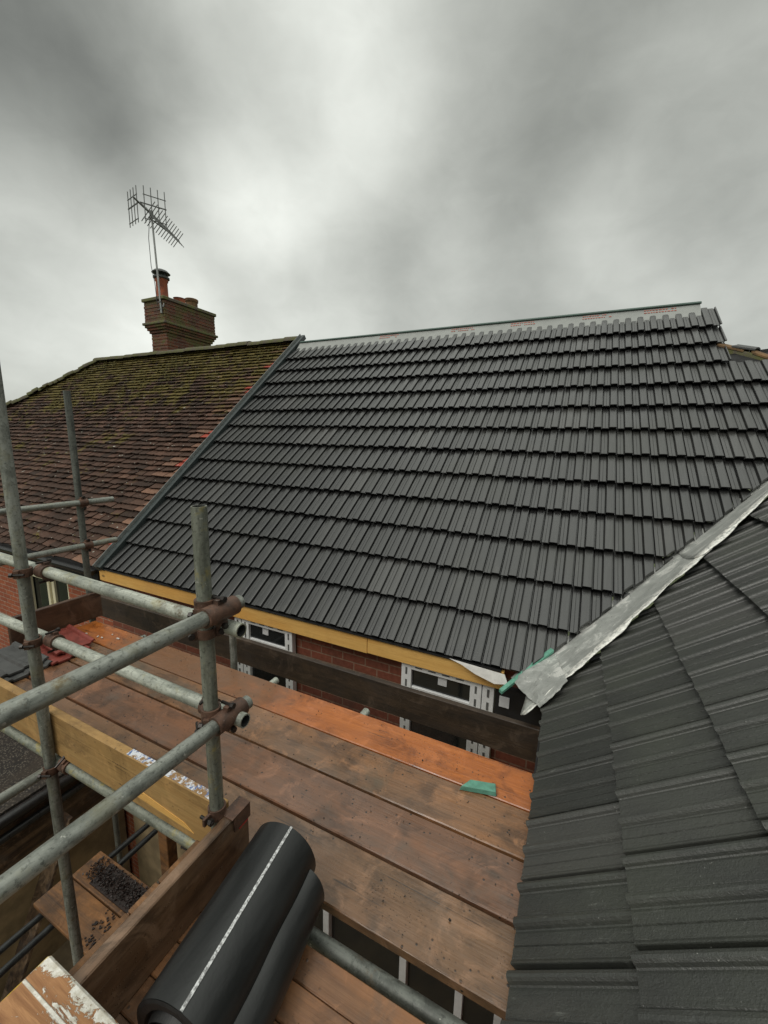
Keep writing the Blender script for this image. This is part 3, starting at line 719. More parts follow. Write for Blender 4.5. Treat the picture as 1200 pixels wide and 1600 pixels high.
    tile_roof(m, OW, UW, SW, NW, u0, 30, w2, range(0, 10), g2, clips, drop=.046, th=.020, jit=.004, kind=1)
    wr = m.build('roof', 'wtile', P); wr['label'] = 'near slope of weathered dark tiles beside the lead valley'
    m = MB(); dd = .066
    a = [onW(XR + .03, -2.6, -dd), onW(2.75, -2.6, -dd), onW(2.75, 5.2, -dd), onW(1.2, 3.75, -dd), onW(XR + .03, 2.5, -dd)]; m.face([m.bm.verts.new(p) for p in a]); m.build('roof_underlay', 'under', P)
    m = MB(); zt = onW(2.75, 0, -.02).z; q = [V((2.76, -2.6, zt)), V((5.6, -2.6, ZR)), V((5.6, 6.0, ZR)), V((2.76, 6.0, zt))]; m.hexa([p - V((0, 0, .05)) for p in q] + q); m.build('far_slope', 'wtile', P)
    m = MB(); m.obox((2.66, -2.6, zt - .04), V((.2, 0, 0)), V((0, 8.4, 0)), V((0, 0, .09))); m.build('ridge_capping', 'wtile', P, bevel=.03)
    # lead valley: two lapped sheets, each dressed from the main slope over the edge of the wing tiles
    def lead(name, t0, t1, lift, nseg, flare):
        m = MB(); rows = []
        for i in range(nseg + 1):
            f = i / nseg; t = t0 + (t1 - t0) * f
            a = v0 + d * t + vn * .014; A = onM(a.x, a.y, -.050 + lift)                 # under the main tiles
            b = v0 + d * t + vn * .04; B = onM(b.x, b.y, -.048 + lift)
            e = e0 + d2 * (t - .16); e = e + n2 * .018; E_ = onW(e.x, e.y, .026 + lift)
            h = e0 + d2 * (t - .16) + n2 * .07; H = onW(h.x, h.y, .024 + lift)
            row = [A, B]
            for j in range(1, 9):
                q = j / 9; p = B.lerp(H, q) - V((0, 0, 1)) * (.022 * math.sin(math.pi * q)); row.append(p)
            row += [H, H.lerp(E_, .5), E_ + V((d2.x, d2.y, 0)) * 0]
            row[-1] += V((n2.x, n2.y, 0)) * (.010 * math.sin(t * 7.3) + .006 * math.sin(t * 23 + 1) + R.uniform(-.004, .004))
            row = [p + V((R.uniform(-1, 1), R.uniform(-1, 1), R.uniform(-1, 1))) * .0016 for p in row]
            rows.append([m.bm.verts.new(p) for p in row])
        for i in range(nseg):
            for j in range(len(rows[0]) - 1):
                m.h = 1.0 if j >= len(rows[0]) - 3 else 0.0
                m.face([rows[i][j], rows[i][j + 1], rows[i + 1][j + 1], rows[i + 1][j]])
        o = m.build(name, 'lead', P, smooth=True)
        so_ = o.modifiers.new('thickness', 'SOLIDIFY'); so_.thickness = .004; so_.offset = -1
        return o
    lead('lead_valley', .10, 1.42, 0, 40, 1); lead('lead_valley', 1.36, 3.6, .007, 48, 0)
    # ragged lower end of the lead
    m = MB(); pts = [onM(-.20, 2.72, -.03), V((-.262, 2.70, 4.955)), V((-.19, 2.545, 4.985)), V((-.12, 2.39, 5.04)), V((-.05, 2.225, 5.105)), onW(.03, 2.27, .03), onW(.10, 2.36, .032), onM(.0, 2.86, -.046), onM(-.1, 2.80, -.045)]
    c = sum(pts, V()) / len(pts) - V((0, 0, .0)); cv = m.bm.verts.new(c); ring = [m.bm.verts.new(p) for p in pts]
    for i in range(len(ring)): m.face([cv, ring[i], ring[(i + 1) % len(ring)]])
    bmesh.ops.subdivide_edges(m.bm, edges=m.bm.edges[:], cuts=3, use_grid_fill=True)
    for v in m.bm.verts: v.co += V((R.uniform(-1, 1), R.uniform(-1, 1), R.uniform(-1, 1))) * .004
    o = m.build('lead_apron', 'lead', P); so_ = o.modifiers.new('thickness', 'SOLIDIFY'); so_.thickness = .004
    # green batten end in the valley, felt tongue
    m = MB(); p0 = V((-.320, 2.585, 4.895)); p1 = V((-.03, 2.885, 5.128)); ax = p1 - p0; m.obox(p0, ax, V((.024, -.024, 0)), V((0, 0, .022))); m.build('valley_batten', 'green', P, bevel=.002)
    m = MB(); q = [V((-.70, 2.665, 5.0)), V((-.30, 2.665, 4.985)), V((-.27, 2.64, 4.93)), V((-.36, 2.63, 4.915)), V((-.50, 2.64, 4.945)), V((-.60, 2.655, 4.98))]
    m.face([m.bm.verts.new(p) for p in q]); bmesh.ops.subdivide_edges(m.bm, edges=m.bm.edges[:], cuts=2); o = m.build('felt_tongue', 'felt', P); so_ = o.modifiers.new('t', 'SOLIDIFY'); so_.thickness = .004
    # fascia
    m = MB(); m.box((-5.03, 2.705, 4.83), (-1.4, 2.745, 4.975)); m.box((-1.396, 2.705, 4.835), (-.31, 2.745, 4.972)); m.build('fascia', 'fascia', P, bevel=.003)
    m = MB(); m.box((-5.03, 2.69, 4.976), (-.33, 2.80, 4.985)); m.build('eaves_felt', 'under', P)
    # walls
    y0, y1 = 2.80, 3.05
    m = MB(); W1, W2 = (-2.90, -2.19), (-1.10, -.37); zt, zb = 4.83, 3.62
    gw = (-2.3, -.1, .9, 2.1)
    m.box((-5.03, y0, 2.6), (W1[0], y1, 4.95)); m.box((W1[1], y0, 2.6), (W2[0], y1, 4.95)); m.box((W2[1], y0, 2.6), (.25, y1, 4.95))
    for w in (W1, W2): m.box((w[0], y0, 2.6), (w[1], y1, zb)); m.box((w[0], y0, zt), (w[1], y1, 4.95))
    m.box((-2.36, y0, 0), (gw[0], y1, 2.6)); m.box((gw[1], y0, 0), (.25, y1, 2.6)); m.box((gw[0], y0, 0), (gw[1], y1, gw[2])); m.box((gw[0], y0, gw[3]), (gw[1], y1, 2.6))
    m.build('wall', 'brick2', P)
    m = MB(); m.box((-5.03, y0, 0), (-2.36, y1, 2.6)); q = m.build('wall', 'render', P); q['label'] = 'beige rendered lower wall'
    m = MB(); m.box((.25, -2.4, 0), (.5, 2.80, 4.9)); m.box((.5, -2.4, 0), (5.3, -2.15, 4.9)); m.box((5.05, -2.15, 0), (5.3, 6, 4.9)); m.build('wall', 'bricky', P)
    m = MB(); m.box((XR - .01, -2.5, 4.90), (.25, 2.5, 4.965)); m.build('soffit_or_gap_shade', 'soffit_or_gap_shade', P)
    m = MB(); m.box((-.36, 2.74, 4.60), (.24, 2.79, 4.83)); m.build('soffit_or_gap_shade', 'soffit_or_gap_shade', P)  # no soffit here: flat black panel standing in for the dark window-to-wing gap
    # new windows with perforated fixing strips
    def pvc(x0, x1, strips, stick):
        m = MB(); f = .085; ya, yb_ = 2.735, 2.79
        m.box((x0, ya, zb), (x0 + f, yb_, zt)); m.box((x1 - f, ya, zb), (x1, yb_, zt)); m.box((x0 + f, ya, zt - .05), (x1 - f, yb_, zt)); m.box((x0 + f, ya, zb), (x1 - f, yb_, zb + f))
        m.box((x0 + f, ya + .01, 4.605), (x1 - f, yb_, 4.63))
        for s in strips: m.box((s, ya + .004, zb), (s + .085, yb_, zt))
        bmesh.ops.bevel(m.bm, geom=m.bm.edges[:], offset=.003, segments=1, affect='EDGES', profile=.5); m.mi = 1
        for sx in [x0, x1 - f] + list(strips):
            z = zb + .06
            while z < zt - .09:
                m.box((sx + .035, ya - .0015, z), (sx + .051, ya + .006, z + .060))
                z += .105
        x = x0 + f + .03
        while x < x1 - f - .08: m.box((x, ya - .0015, zt - .028), (x + .06, ya + .006, zt - .018)); x += .11
        w = m.build('window', ['pvc', 'slot'], P); ORG[w.name] = ORG[P.name]
        m = MB(); m.box((x0 + f, 2.765, zb + f), (x1 - f, 2.775, zt - .05)); m.build('pane', 'glass', w)
        m = MB(); m.box((stick, 2.758, 4.70), (stick + .07, 2.7635, 4.775)); m.build('sticker', 'sticker', w)
        return w
    pvc(W1[0] + .10, W1[1], (W1[0],), -2.56); pvc(W2[0], W2[1] - .09, (W2[1] - .085,), -.80)
    m = MB(); m.box((-.33, 2.728, 4.69), (-.26, 2.738, 4.77)); m.build('sticker', 'sticker', P)
    m = MB(); f = .07; x0, x1, za, zc = gw
    m.box((x0, 2.81, za), (x1, 2.90, za + f)); m.box((x0, 2.81, zc - f), (x1, 2.90, zc))
    for x in (x0, -1.905, -1.045, -.51, x1 - f): m.box((x, 2.80 - .01, za + f), (x + f, 2.90, zc - f))
    w = m.build('window', 'pvc', P, bevel=.003); w['label'] = 'wide white ground floor window under the boards'; ORG[w.name] = ORG[P.name]
    m = MB(); m.box((x0 + .01, 2.85, za + f), (x1 - .01, 2.86, zc - f)); m.build('pane', 'glass', w)
new_house()

# ------------------------------------------------------------------ aerial on the chimney
def aerial():
    b = V((-9.265, 6.955, 9.42)); P = empty('tv_aerial', b, 'tall television aerial strapped to the chimney corner', 'aerial')
    top = V((-9.47, 7.03, 11.62))
    m = MB(); m.tube(b, top, .021, 10); m.build('mast', 'alul', P, smooth=True)
    m = MB()
    for z in (9.50, 9.66): m.box((-9.345, 6.935, z), (-9.26, 6.992, z + .02))
    m.tube((-9.34, 6.98, 9.58), (-9.18, 6.98, 9.60), .012, 8); m.tube((-9.2, 6.96, 9.55), (-9.2, 6.99, 9.64), .014, 8)
    m.build('bracket', 'alu', P)
    p0, p1 = V((-9.09, 6.34, 11.56)), V((-9.87, 8.06, 11.53)); d = (p1 - p0).normalized(); up = V((0, 0, 1)); sd = d.cross(up).normalized()
    m = MB(); m.tube(p0, p1, .019, 8); m.tube(p0 + d * .55 - up * .12, p0 + d * 1.45 - up * .02, .014, 8)
    m.obox(top - V((.03, .03, .1)), V((.06, 0, 0)), V((0, .06, 0)), V((0, 0, .16)))
    m.build('boom', 'alu', P)
    m = MB()
    for i in range(13):
        c = p0 + d * (.55 + i * .108); L = .20 - i * .003
        for s in (1, -1): m.tube(c - up * L + sd * s * L * .85, c + up * L - sd * s * L * .85, .0095, 5) if s == 1 else m.tube(c - up * L - sd * L * .85, c + up * L + sd * L * .85, .0095, 5)
    m.build('director_rods', 'alu', P)
    for s in (1, -1):
        m = MB(); o = p0 + d * .22
        ax = (sd * s * .80 + d * .55).normalized()
        for i in range(4): c = o + ax * (.10 + i * .135); m.tube(c - up * .36, c + up * .37, .010, 5)
        for z in (-.28, .02, .20): m.tube(o + ax * (.02 if z == .02 else .08) + up * z, o + ax * .53 + up * z, .014 if z == .02 else .010, 5)
        m.build('reflector', 'alu', P)
    # cable hanging beside the mast
    m = MB(); pts = [V((-9.50, 6.99, 11.5)), V((-9.56, 6.98, 11.1)), V((-9.53, 6.97, 10.5)), V((-9.42, 6.95, 10.1)), V((-9.38, 6.95, 9.6))]
    for a, c in zip(pts, pts[1:]): m.tube(a, c, .007, 6)
    m.build('cable', 'pipe', P)
aerial()

# ------------------------------------------------------------------ neighbouring flat roof and lower lift
def outhouse():
    P = empty('outhouse', (-8, 1, 0), 'low flat-roofed outhouse with dark chippings and beige rendered wall, below the scaffold', 'outhouse')
    X = -5.42
    m = MB(); m.box((-11, -3, 0), (X, 2.90, 1.518)); m.build('wall', 'render', P)
    m = MB(); m.box((-11.02, -3.02, 2.30), (X + .05, 2.92, 2.40)); m.build('roof', 'gravel', P)
    m = MB(); m.box((-11, -3, 1.52), (X + .03, 2.91, 2.298)); m.build('fascia', 'rot', P)
    m = MB(); m.tube((X + .11, -3, 2.33), (X + .11, 2.85, 2.33), .065, 14); m.build('gutter', 'gutter', P, smooth=True)
    m = MB(); m.tube((X + .10, -3, 2.12), (X + .10, 2.85, 2.12), .045, 14); m.build('pipe', 'pipe', P, smooth=True)
outhouse()

# ------------------------------------------------------------------ tree beyond the hip
def tree():
    b = V((-38.9, 15.7, 0)); P = empty('bare_topped_tree', b, 'distant tree whose top just shows over the left end of the old roof', 'tree')
    m = MB(); m.tube(b, b + V((.1, 0, 4.2)), .22, 10)
    tips = []
    for i in range(16):
        a = R.uniform(0, 6.28); q = b + V((.1, 0, R.uniform(2.8, 4.2))); t = q + V((math.cos(a) * R.uniform(.8, 2.2), math.sin(a) * R.uniform(.8, 2.2), R.uniform(1.6, 3.9))); m.tube(q, t, .05, 6); tips.append((q, t))
    m.build('trunk', 'bark', P)
    m = MB()
    for q, t in tips:
        for k in range(170):
            c = q.lerp(t, R.uniform(.35, 1.02)) + V((R.gauss(0, .42), R.gauss(0, .42), R.gauss(0, .3))); c.z = min(c.z, 8.35); a = V((R.uniform(-1, 1), R.uniform(-1, 1), R.uniform(-1, 1))).normalized(); d = a.orthogonal().normalized(); L = R.uniform(.06, .13)
            m.face([m.bm.verts.new(c + v) for v in (a * L, d * L * .5, -a * L, -d * L * .5)])
    m.build('crown', 'leaf', P, fixn=False)
tree()

# ------------------------------------------------------------------ scaffold
TR = .02415
def tube(p, q, label, mat='steel', cat='scaffold tube', group='galvanised scaffold tubes', name='scaffold_tube', r=TR):
    d_ = V(q) - V(p); mat = mat + 'xyz'[max(range(3), key=lambda k: abs(d_[k]))] if mat.startswith('steel') else mat
    m = MB(); m.tube(p, q, r, 24, .0045, 1); return tag(m.build(name, [mat, 'hole'], smooth=True), label, cat, group)
AX, AY = -1.05, .87
BX = -2.2
CX, CY = -3.65, 1.87
UP = 'upright scaffold standards'
tube((AX, AY, 0), (AX, AY, 6.352), 'yellow-stained upright with an open top, at the corner of the toe boards', 'steel_y', 'upright', UP, 'scaffold_standard')
tube((BX, AY, 0), (BX - .01, AY, 7.6), 'tall grey upright passing outside the yellow toe board near the left', 'steel', 'upright', UP, 'scaffold_standard')
tube((CX, CY, 0), (CX, CY, 6.89), 'far upright standing against the old tiled roof', 'steel_d', 'upright', UP, 'scaffold_standard')
tube((-2.105, 1.965, 2.5), (-2.105, 1.965, 5.26), 'short upright in the gap beside the dark inner toe board', 'steel', 'upright', UP, 'scaffold_standard')
GR = 'guard rail tubes'
tube((-4.2, .92, 5.965), (-.945, .92, 5.936), 'upper guard rail running along the boards to the corner upright', 'steel_l', 'guard rail', GR, 'guard_rail')
tube((-4.2, .92, 5.61), (-.945, .92, 5.600), 'lower pale guard rail running along the boards to the corner upright', 'steel_l', 'guard rail', GR, 'guard_rail')
tube((-1.0, -1.4, 5.98), (-1.0, .972, 6.008), 'thick upper guard rail crossing the foreground to the rusty upper coupler', 'steel', 'guard rail', GR, 'guard_rail')
tube((-1.0, -1.4, 5.655), (-1.0, .99, 5.612), 'thick lower guard rail crossing the foreground to the rusty lower coupler', 'steel', 'guard rail', GR, 'guard_rail')
tube((-3.60, .2, 6.013), (-3.60, 2.105, 6.007), 'upper end rail clamped to the far upright before the old roof', 'steel', 'guard rail', GR, 'guard_rail')
tube((-3.60, .2, 5.66), (-3.60, 2.10, 5.648), 'lower end rail clamped to the far upright before the old roof', 'steel', 'guard rail', GR, 'guard_rail')
tube((-4.2, .905, 4.925), (-1.10, .905, 4.955), 'ledger tube directly under the yellow toe board', 'steel_y')
tube((-.80, .878, 4.925), (.12, .878, 4.925), 'weathered tube lying in the gap between the boards and the slats', 'steel_d')
tube((-2.26, .2, 4.885), (-2.26, .93, 4.885), 'stub of tube running back from the tall grey upright under the boards', 'steel')
for x, l in ((-1.706, 'transom under the boards, its open end showing left of the orange patch'), (-1.007, 'transom under the boards, its open end showing at the orange board')):
    tube((x, .95, 4.928), (x, 1.955, 4.928), l, 'steel_l')
tube((-3.05, .95, 4.928), (-3.05, 1.93, 4.928), 'transom hidden beneath the left end of the boards', 'steel')
tube((-3.37, .5, 2.93), (-3.32, 2.0, 2.93), 'dark tube carrying the lower planks, outer of two', 'pipe')
tube((-3.20, .5, 2.93), (-3.20, 2.0, 2.93), 'dark tube carrying the lower planks, inner of two', 'pipe')
tube((-2.28, .915, 2.93), (-.9, .915, 2.90), 'lower ledger tube deep under the toe boards', 'steel')
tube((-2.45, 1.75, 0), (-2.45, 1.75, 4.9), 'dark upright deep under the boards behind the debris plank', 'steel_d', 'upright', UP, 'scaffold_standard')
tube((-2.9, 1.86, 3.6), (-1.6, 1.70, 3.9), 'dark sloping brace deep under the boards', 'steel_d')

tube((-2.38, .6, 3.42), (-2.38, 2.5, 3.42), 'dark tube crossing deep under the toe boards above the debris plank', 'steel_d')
tube((-2.25, 1.32, 3.55), (-1.2, 1.32, 3.55), 'short pale tube deep under the boards by the dark uprights', 'steel_l')
m = MB(); m.box((-2.62, 1.62, .02), (-2.52, 1.70, 4.7)); tag(m.build('timber_post', 'lowplank', bevel=.004), 'brown timber post deep under the boards beside the debris plank', 'post')
m = MB(); m.hexa([V(p) for p in ((-4.9, .95, .01), (-4.68, .95, .01), (-4.68, .99, .01), (-4.9, .99, .01), (-5.28, 2.1, 2.0), (-5.06, 2.1, 2.0), (-5.06, 2.14, 2.0), (-5.28, 2.14, 2.0))]); tag(m.build('leaning_board', 'rot', bevel=.003), 'rotten dark board leaning on the beige outhouse wall', 'board')
def coupler(c, a1, c2, a2, label, L=.085, side=None):
    """double coupler: sleeve round the tube at c (axis a1) and a second round the tube at c2 (axis a2)"""
    c, c2, a1, a2 = V(c), V(c2), V(a1).normalized(), V(a2).normalized()
    P = empty('scaffold_coupler', (c + c2) / 2, label, 'coupler', 'rusty scaffold couplers')
    for cc, ax, ll in ((c, a1, L), (c2, a2, L * .62)):
        m = MB(); r0, r1 = TR + .001, TR + .0085; n = 22
        A = m.ring(cc - ax * ll / 2, ax, r1, n); B = m.ring(cc + ax * ll / 2, ax, r1, n); C = m.ring(cc - ax * ll / 2, ax, r0, n); D = m.ring(cc + ax * ll / 2, ax, r0, n)
        m.bridge(A, B); m.bridge(D, C); m.bridge(C, A); m.bridge(B, D)
        o = (cc - (c + c2) / 2); o = o - ax * o.dot(ax); o = o.normalized() if o.length > 1e-4 else ax.orthogonal().normalized(); s = ax.cross(o)
        for sg in (1, -1):
            p = cc + s * sg * (r1 + .004) - ax * .018; m.obox(p - o * .006 - s * .008, ax * .036, s * .016, o * .020)
        m.build('sleeve', 'rust', P, smooth=True)
        for sg in (1, -1):
            m = MB(); p = cc + s * sg * (r1 + .013)
            m.tube(p - o * .030, p + o * .024, .0055, 8); m.lathe(p + o * .014, [(.0105, 0), (.0105, .012)], 6, o)
            m.build('bolt', 'oily', P)
    return P
Yv, Xv, Zv = (0, 1, 0), (1, 0, 0), (0, 0, 1)
coupler((-1.0, .885, 6.006), Yv, (AX, AY, 6.006), Zv, 'big rusty coupler clamping the upper foreground rail to the corner upright', .125)
coupler((-1.0, .90, 5.614), Yv, (AX, AY, 5.614), Zv, 'big rusty coupler clamping the lower foreground rail to the corner upright', .125)
coupler((-1.12, .92, 5.938), Xv, (AX, AY, 5.93), Zv, 'coupler behind the corner upright on the upper long rail', .05)
coupler((-1.115, .92, 5.60), Xv, (AX, AY, 5.585), Zv, 'coupler behind the corner upright on the lower long rail', .05)
coupler((-2.13, .92, 5.945), Xv, (BX, AY, 5.945), Zv, 'dark coupler joining the upper long rail to the tall left upright', .06)
coupler((-2.13, .92, 5.605), Xv, (BX, AY, 5.605), Zv, 'dark coupler joining the lower long rail to the tall left upright', .06)
coupler((-2.13, .905, 4.945), Xv, (BX, AY, 4.925), Zv, 'rusty ring coupler on the tall left upright below the toe board', .06)
coupler((-3.60, 1.87, 6.008), Yv, (CX, CY, 6.008), Zv, 'coupler holding the upper end rail to the far upright', .06)
coupler((-3.60, 1.87, 5.65), Yv, (CX, CY, 5.65), Zv, 'coupler holding the lower end rail to the far upright', .06)
coupler((-2.38, 1.75, 3.42), Yv, (-2.45, 1.75, 3.42), Zv, 'coupler on the dark upright deep under the boards', .06)
coupler((-1.04, .905, 4.955), Xv, (AX, AY, 4.955), Zv, 'coupler at the foot of the corner upright under the boards', .06)

# boards of the main run (225 mm wide)
YB = 1.62; BG = 'long boards of the main platform'
def board(y0, y1, x0, x1, z1, mat, label, dz=0):
    m = MB(); m.box((x0, y0 + .003, z1 - .038 + dz), (x1, y1 - .003, z1 + dz)); return tag(m.build('scaffold_board', mat, bevel=.004), label, 'board', BG)
board(YB + .0015, YB + .2265, -3.56, .10, 5.0, 'orange', 'orange wet board nearest the house, with the gap behind it', -.001)
board(YB - .2285, YB - .0035, -3.58, .12, 5.0, 'brown1', 'brown board next to the orange one, under the green offcut', .002)
board(YB - .4575, YB - .2330, -3.55, .11, 5.0, 'brown2', 'plain reddish board, third from the house', 0)
board(YB - .6860, YB - .4625, -3.57, .13, 5.0, 'brown3', 'muddy board beside the open gap, farthest from the house in the main run', -.002)
# slats of the near platform
ys = .815; k = 0
names = ['edge slat beside the gap tube', 'second slat from the gap tube', 'third slat from the gap tube, under the roll', 'fourth slat from the gap tube', 'fifth slat from the gap tube, by the painted board', 'sixth slat from the gap tube', 'seventh slat from the gap tube']
for k in range(7):
    y1 = ys - k * .0885; m = MB(); x0 = -1.195 + R.uniform(-.008, .008); m.box((x0, y1 - .0855, 4.962), (.14, y1, 5.0 + R.uniform(-.001, .001)))
    tag(m.build('narrow_board', 'slat', bevel=.003), 'warm brown ' + names[k], 'slat', 'narrow slats of the near platform')
m = MB(); m.box((-1.0, -1.6, 4.90), (.14, .19, 4.995)); tag(m.build('platform_deck', 'slat', bevel=.003), 'wide brown deck board behind the slats under the painted plank', 'board')

# toe boards
m = MB(); m.box((-4.1, .897, 4.985), (-1.06, .935, 5.215)); tb = tag(m.build('toe_board', 'ply', bevel=.004), 'yellow toe board along the outer edge of the main boards', 'toe board')
m = MB(); m.box((-1.62, .90, 5.2152), (-1.10, .932, 5.2166)); m.build('torn_label', 'paper', tb)
m = MB(); m.hexa([V(p) for p in ((-1.60, .8945, 5.035), (-1.22, .8945, 5.020), (-1.22, .8968, 5.020), (-1.60, .8968, 5.035), (-1.56, .8945, 5.075), (-1.27, .8945, 5.045), (-1.27, .8968, 5.045), (-1.56, .8968, 5.075))]); q = m.build('splintered_patch', 'fascia', tb); q['label'] = 'pale splintered patch on the face'
m = MB(); m.box((-1.022, -1.3, 5.001), (-.984, .955, 5.222)); t2 = tag(m.build('toe_board', 'toey', bevel=.004), 'wet brown toe board standing beside the black rolls', 'toe board')
m = MB(); m.box((-.9838, .905, 5.15), (-.9826, .95, 5.20)); m.build('paint_mark', 'redpaint', t2)
m = MB()
m.box((-1.03, .87, 5.2225), (-.976, .957, 5.2265)); m.box((-.9815, .88, 5.165), (-.9775, .957, 5.2222)); m.box((-1.0285, .88, 5.165), (-1.0245, .957, 5.2222))
m.build('end_clip', 'rust', t2)
m = MB(); m.box((-4.4, 2.30, 4.682), (-.03, 2.338, 4.905)); tag(m.build('toe_board', 'toedark', bevel=.004), 'very dark inner toe board in front of the house windows', 'toe board')
m = MB(); m.box((-3.64, 1.30, 5.001), (-3.602, 1.93, 5.225)); tag(m.build('toe_board', 'stop', bevel=.004), 'red-brown end board closing the far left of the platform', 'toe board')

for k, (ya, yb_) in enumerate(((.652, .80), (.556, .646), (.30, .550))):
    m = MB(); m.box((-1.076, ya, 5.02), (-1.0235, yb_, 5.170 + .002 * k)); tag(m.build('timber_block', 'lowplank', bevel=.003), 'grey-brown timber block outside the wet brown toe board, ' + ('nearest the corner upright', 'middle one of three', 'next to the painted plank')[k], 'timber block', 'timber blocks outside the toe board')
# coupler clip at the foot of the corner upright
coupler((-1.0, .90, 5.262), Yv, (AX, AY, 5.262), Zv, 'dark rusty clip at the foot of the corner upright on the toe board', .055) if False else None
P = empty('board_clip', (AX, .9, 5.2), 'dark rusty clip wrapping the corner upright above the toe board end', 'clip')
m = MB(); A = m.ring((AX, AY, 5.215), Zv, TR + .007, 20); B = m.ring((AX, AY, 5.255), Zv, TR + .007, 20); C = m.ring((AX, AY, 5.215), Zv, TR + .001, 20); D = m.ring((AX, AY, 5.255), Zv, TR + .001, 20)
m.bridge(A, B); m.bridge(D, C); m.bridge(C, A); m.bridge(B, D); m.obox((AX - .005, AY - .06, 5.222), V((.010, 0, 0)), V((0, .035, 0)), V((0, 0, .028))); m.build('band', 'rust', P, smooth=True)
m = MB(); m.tube((AX - .03, AY - .045, 5.236), (AX + .03, AY - .045, 5.236), .006, 8); m.lathe((AX + .014, AY - .045, 5.236), [(.012, 0), (.012, .012)], 6, Xv); m.build('bolt', 'oily', P)

# lower planks with debris
m = MB(); m.box((-3.40, 1.375, 2.962), (-1.0, 1.60, 3.0)); tag(m.build('lower_plank', 'lowplank', bevel=.004), 'low plank heaped with dark debris under the scaffold', 'plank', 'planks of the lower lift')
m = MB(); m.box((-3.44, 1.13, 2.962), (-1.0, 1.365, 2.996)); tag(m.build('lower_plank', 'lowplank', bevel=.004), 'bare brown low plank beside the debris plank', 'plank', 'planks of the lower lift')
m = MB()
for i in range(2600):
    x = -3.3 + 2.1 * R.random() ** 1.1; y = 1.485 + R.gauss(0, .045)
    if not 1.40 < y < 1.58: continue
    s = R.uniform(.004, .013); z = 3.008 + R.uniform(0, .03) * (1 - abs(y - 1.485) / .1); a = R.random() * 3
    X = V((math.cos(a), math.sin(a), R.uniform(-.4, .4))) * s; Y = V((-math.sin(a), math.cos(a), R.uniform(-.4, .4))) * s * R.uniform(.5, 1); m.obox(V((x, y, z)), X, Y, V((R.uniform(-.2, .2), R.uniform(-.2, .2), 1)) * s * .7)
for i in range(160):
    x = -2.9 + .5 * R.random(); y = 1.15 + .2 * R.random(); s = R.uniform(.006, .014); a = R.random() * 3
    m.obox(V((x, y, 2.997)), V((math.cos(a), math.sin(a), 0)) * s, V((-math.sin(a), math.cos(a), 0)) * s, V((0, 0, s * .7)))
m.obox((-3.2, 1.40, 3.0), V((2.1, 0, 0)), V((0, .17, 0)), V((0, 0, .012)))
tag(m.build('debris', 'debris'), 'dark crumbled debris heaped on the low plank', 'debris', kind='stuff')

# ------------------------------------------------------------------ things on the boards
def roll(name, c0, c1, r, label, line=True):
    c0, c1 = V(c0), V(c1); ax = (c1 - c0).normalized(); P = empty(name, (c0 + c1) / 2 - V((0, 0, r)), label, 'roll')
    n = 64; up = V((0, 0, 1)); sd = ax.cross(up).normalized(); up = sd.cross(ax)
    m = MB(); rows = []
    for j in range(9):
        f = j / 8; c = c0.lerp(c1, f); row = []
        for i in range(n):
            a = 2 * math.pi * i / n; rr = r * (1 + .010 * math.sin(3 * a + 1) + .006 * math.sin(5 * a + f * 2)) - (.006 if 0 <= a - 3.7 < .8 else 0)
            row.append(m.bm.verts.new(c + (sd * math.cos(a) + up * math.sin(a)) * rr))
        rows.append(row)
    for j in range(8): m.bridge(rows[j], rows[j + 1])
    m.build('sheet', 'roll', P, smooth=True)
    for c, sg in ((c0, 1), (c1, -1)):
        m = MB(); prev = None; K = 13
        for k in range(K + 1):
            rr = r * (.992 - .93 * k / K); dep = (-.010 if k % 2 else 0.003) + (.008 * math.sin(k * 2.3)) + (0.012 * k / K)
            g = [m.bm.verts.new(c + ax * sg * (dep if k else 0) + (sd * math.cos(2 * math.pi * i / n) + up * math.sin(2 * math.pi * i / n)) * rr * (1 + .012 * math.sin(3 * 2 * math.pi * i / n + k))) for i in range(n)]
            if prev: m.bridge(prev, g)
            prev = g
        m.face(prev)
        m.build('roll_end', 'rollend', P)
    if line:
        m = MB(); a0 = math.radians(76); h = .034; row = []
        for j in range(13):
            c = c0.lerp(c1, j / 12)
            row.append([m.bm.verts.new(c + (sd * math.cos(a) + up * math.sin(a)) * (r * 1.012 + .0012)) for a in (a0 - h, a0, a0 + h)])
        for j in range(12):
            for q in range(2): m.face([row[j][q], row[j][q + 1], row[j + 1][q + 1], row[j + 1][q]])
        m.build('printed_line', 'line', P)
    return P
big = roll('polythene_roll', (-.734, .448, 5.132), (-.790, .925, 5.132), .120, 'big black polythene roll with a white printed line along it')
c0, c1 = V((-.624, .430, 5.080)), V((-.682, .905, 5.080)); m = MB(); rows = []
for j in range(13):
    c = c0.lerp(c1, j / 12); rows.append([m.bm.verts.new(c + V((math.cos(a) * .074 * (1 + .05 * math.sin(2 * a + j * .35)), 0, math.sin(a) * (.074 + .003 * math.sin(j * 1.1))))) for a in [2 * math.pi * i / 40 for i in range(40)]])
for j in range(12): m.bridge(rows[j], rows[j + 1])
for rw, sg in ((rows[0], 1), (rows[-1], -1)):
    ce = sum((v.co for v in rw), V()) / 40; prev = rw
    for k in range(1, 7):
        g = [m.bm.verts.new(ce + (v.co - ce) * (1 - k * .16) + V((0, sg * (.006 if k % 2 else -.002), 0))) for v in rw]; m.bridge(prev, g, 1); prev = g
    m.face(prev, 1)
fl = m.build('loose_outer_layer', ['roll', 'rollend'], big, smooth=True)
m = MB(); m.box((-1.092, .150, 5.2225), (-.12, .375, 5.2605)); tag(m.build('painted_plank', 'peel', bevel=.006), 'plank with peeling white paint and a yellow end in the bottom corner', 'plank')
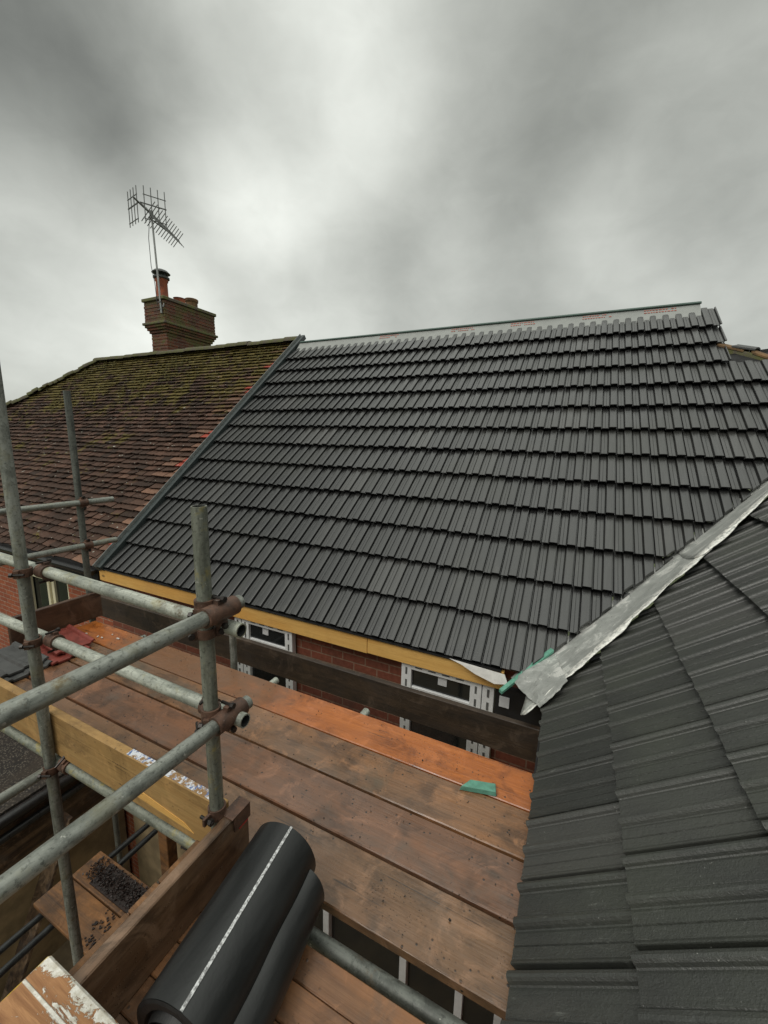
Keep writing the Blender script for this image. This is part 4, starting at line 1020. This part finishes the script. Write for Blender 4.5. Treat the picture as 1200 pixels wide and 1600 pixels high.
# green offcut
m = MB()
m.hexa([V(p) for p in ((-.335, 1.585, 5.003), (-.175, 1.625, 5.003), (-.185, 1.675, 5.003), (-.30, 1.645, 5.003), (-.325, 1.590, 5.026), (-.178, 1.627, 5.026), (-.188, 1.672, 5.026), (-.297, 1.643, 5.026))])
tag(m.build('batten_offcut', 'green', bevel=.002), 'short green treated batten offcut lying on the boards', 'offcut')
# loose tiles stacked at the left end
def loose_tile(name, c, rz, mat, label, group, L=.42, Wd=.24):
    m = MB(); prof = [(-.5, .010), (-.42, .016), (-.38, .016), (-.34, .004), (-.06, .004), (-.02, .016), (.06, .016), (.10, .004), (.36, .004), (.40, .016), (.47, .022), (.5, .016)]
    ca, sa = math.cos(rz), math.sin(rz); X = V((ca, sa, 0)); Y = V((-sa, ca, 0)); c = V(c); rows = []
    for y in (-.5, .5):
        rows.append([m.bm.verts.new(c + X * (L * y) + Y * (Wd * t) + V((0, 0, h + .008))) for t, h in prof]); rows.append([m.bm.verts.new(c + X * (L * y) + Y * (Wd * t) + V((0, 0, h - .006))) for t, h in prof])
    T0, B0, T1, B1 = rows; n = len(prof)
    for i in range(n - 1): m.face([T0[i], T1[i], T1[i + 1], T0[i + 1]]); m.face([B0[i + 1], B1[i + 1], B1[i], B0[i]]); m.face([T0[i + 1], B0[i + 1], B0[i], T0[i]]); m.face([T1[i], B1[i], B1[i + 1], T1[i + 1]])
    m.face([T0[0], B0[0], B1[0], T1[0]]); m.face([T1[-1], B1[-1], B0[-1], T0[-1]])
    return tag(m.build(name, mat), label, 'roof tile', group)
loose_tile('loose_tile', (-3.33, 1.50, 5.031), -.12, 'redtile', 'red roof tile on top of its stack by the end board', 'loose red roof tiles')
loose_tile('loose_tile', (-3.27, 1.42, 5.007), -.02, 'redtile', 'red roof tile underneath the topmost red one', 'loose red roof tiles')
for i, l in enumerate(('lower grey loose tile lying behind the yellow toe board', 'upper grey loose tile lying behind the yellow toe board')):
    loose_tile('loose_tile', (-3.30 - .05 * i, 1.17 + .012 * i, 5.007 + .022 * i), .05 - .06 * i, 'greytile', l, 'loose grey roof tiles', .44, .26)
# chips and crumbs
m = MB()
for i in range(260):
    x = R.uniform(-3.4, -.08); y = R.uniform(.95, 1.84); s = R.uniform(.0015, .0045) * (1.6 if R.random() < .1 else 1); a = R.random() * 3
    m.obox(V((x, y, 5.0022)), V((math.cos(a), math.sin(a), 0)) * s, V((-math.sin(a), math.cos(a), .2)) * s * .8, V((0, .1, 1)) * s * .7)
tag(m.build('crumbs', 'chip'), 'dark mud crumbs scattered over the boards', 'crumbs', kind='stuff')
m = MB()
for i in range(5):
    x = R.uniform(-3.4, -2.9); y = R.uniform(1.62, 1.83); s = R.uniform(.012, .03); a = R.random() * 3
    m.obox(V((x, y, 5.002)), V((math.cos(a), math.sin(a), 0)) * s, V((-math.sin(a), math.cos(a), .1)) * s * .35, V((0, 0, .006)))
tag(m.build('shavings', 'felt'), 'pale shavings scattered at the far end of the orange board', 'shavings', kind='stuff')
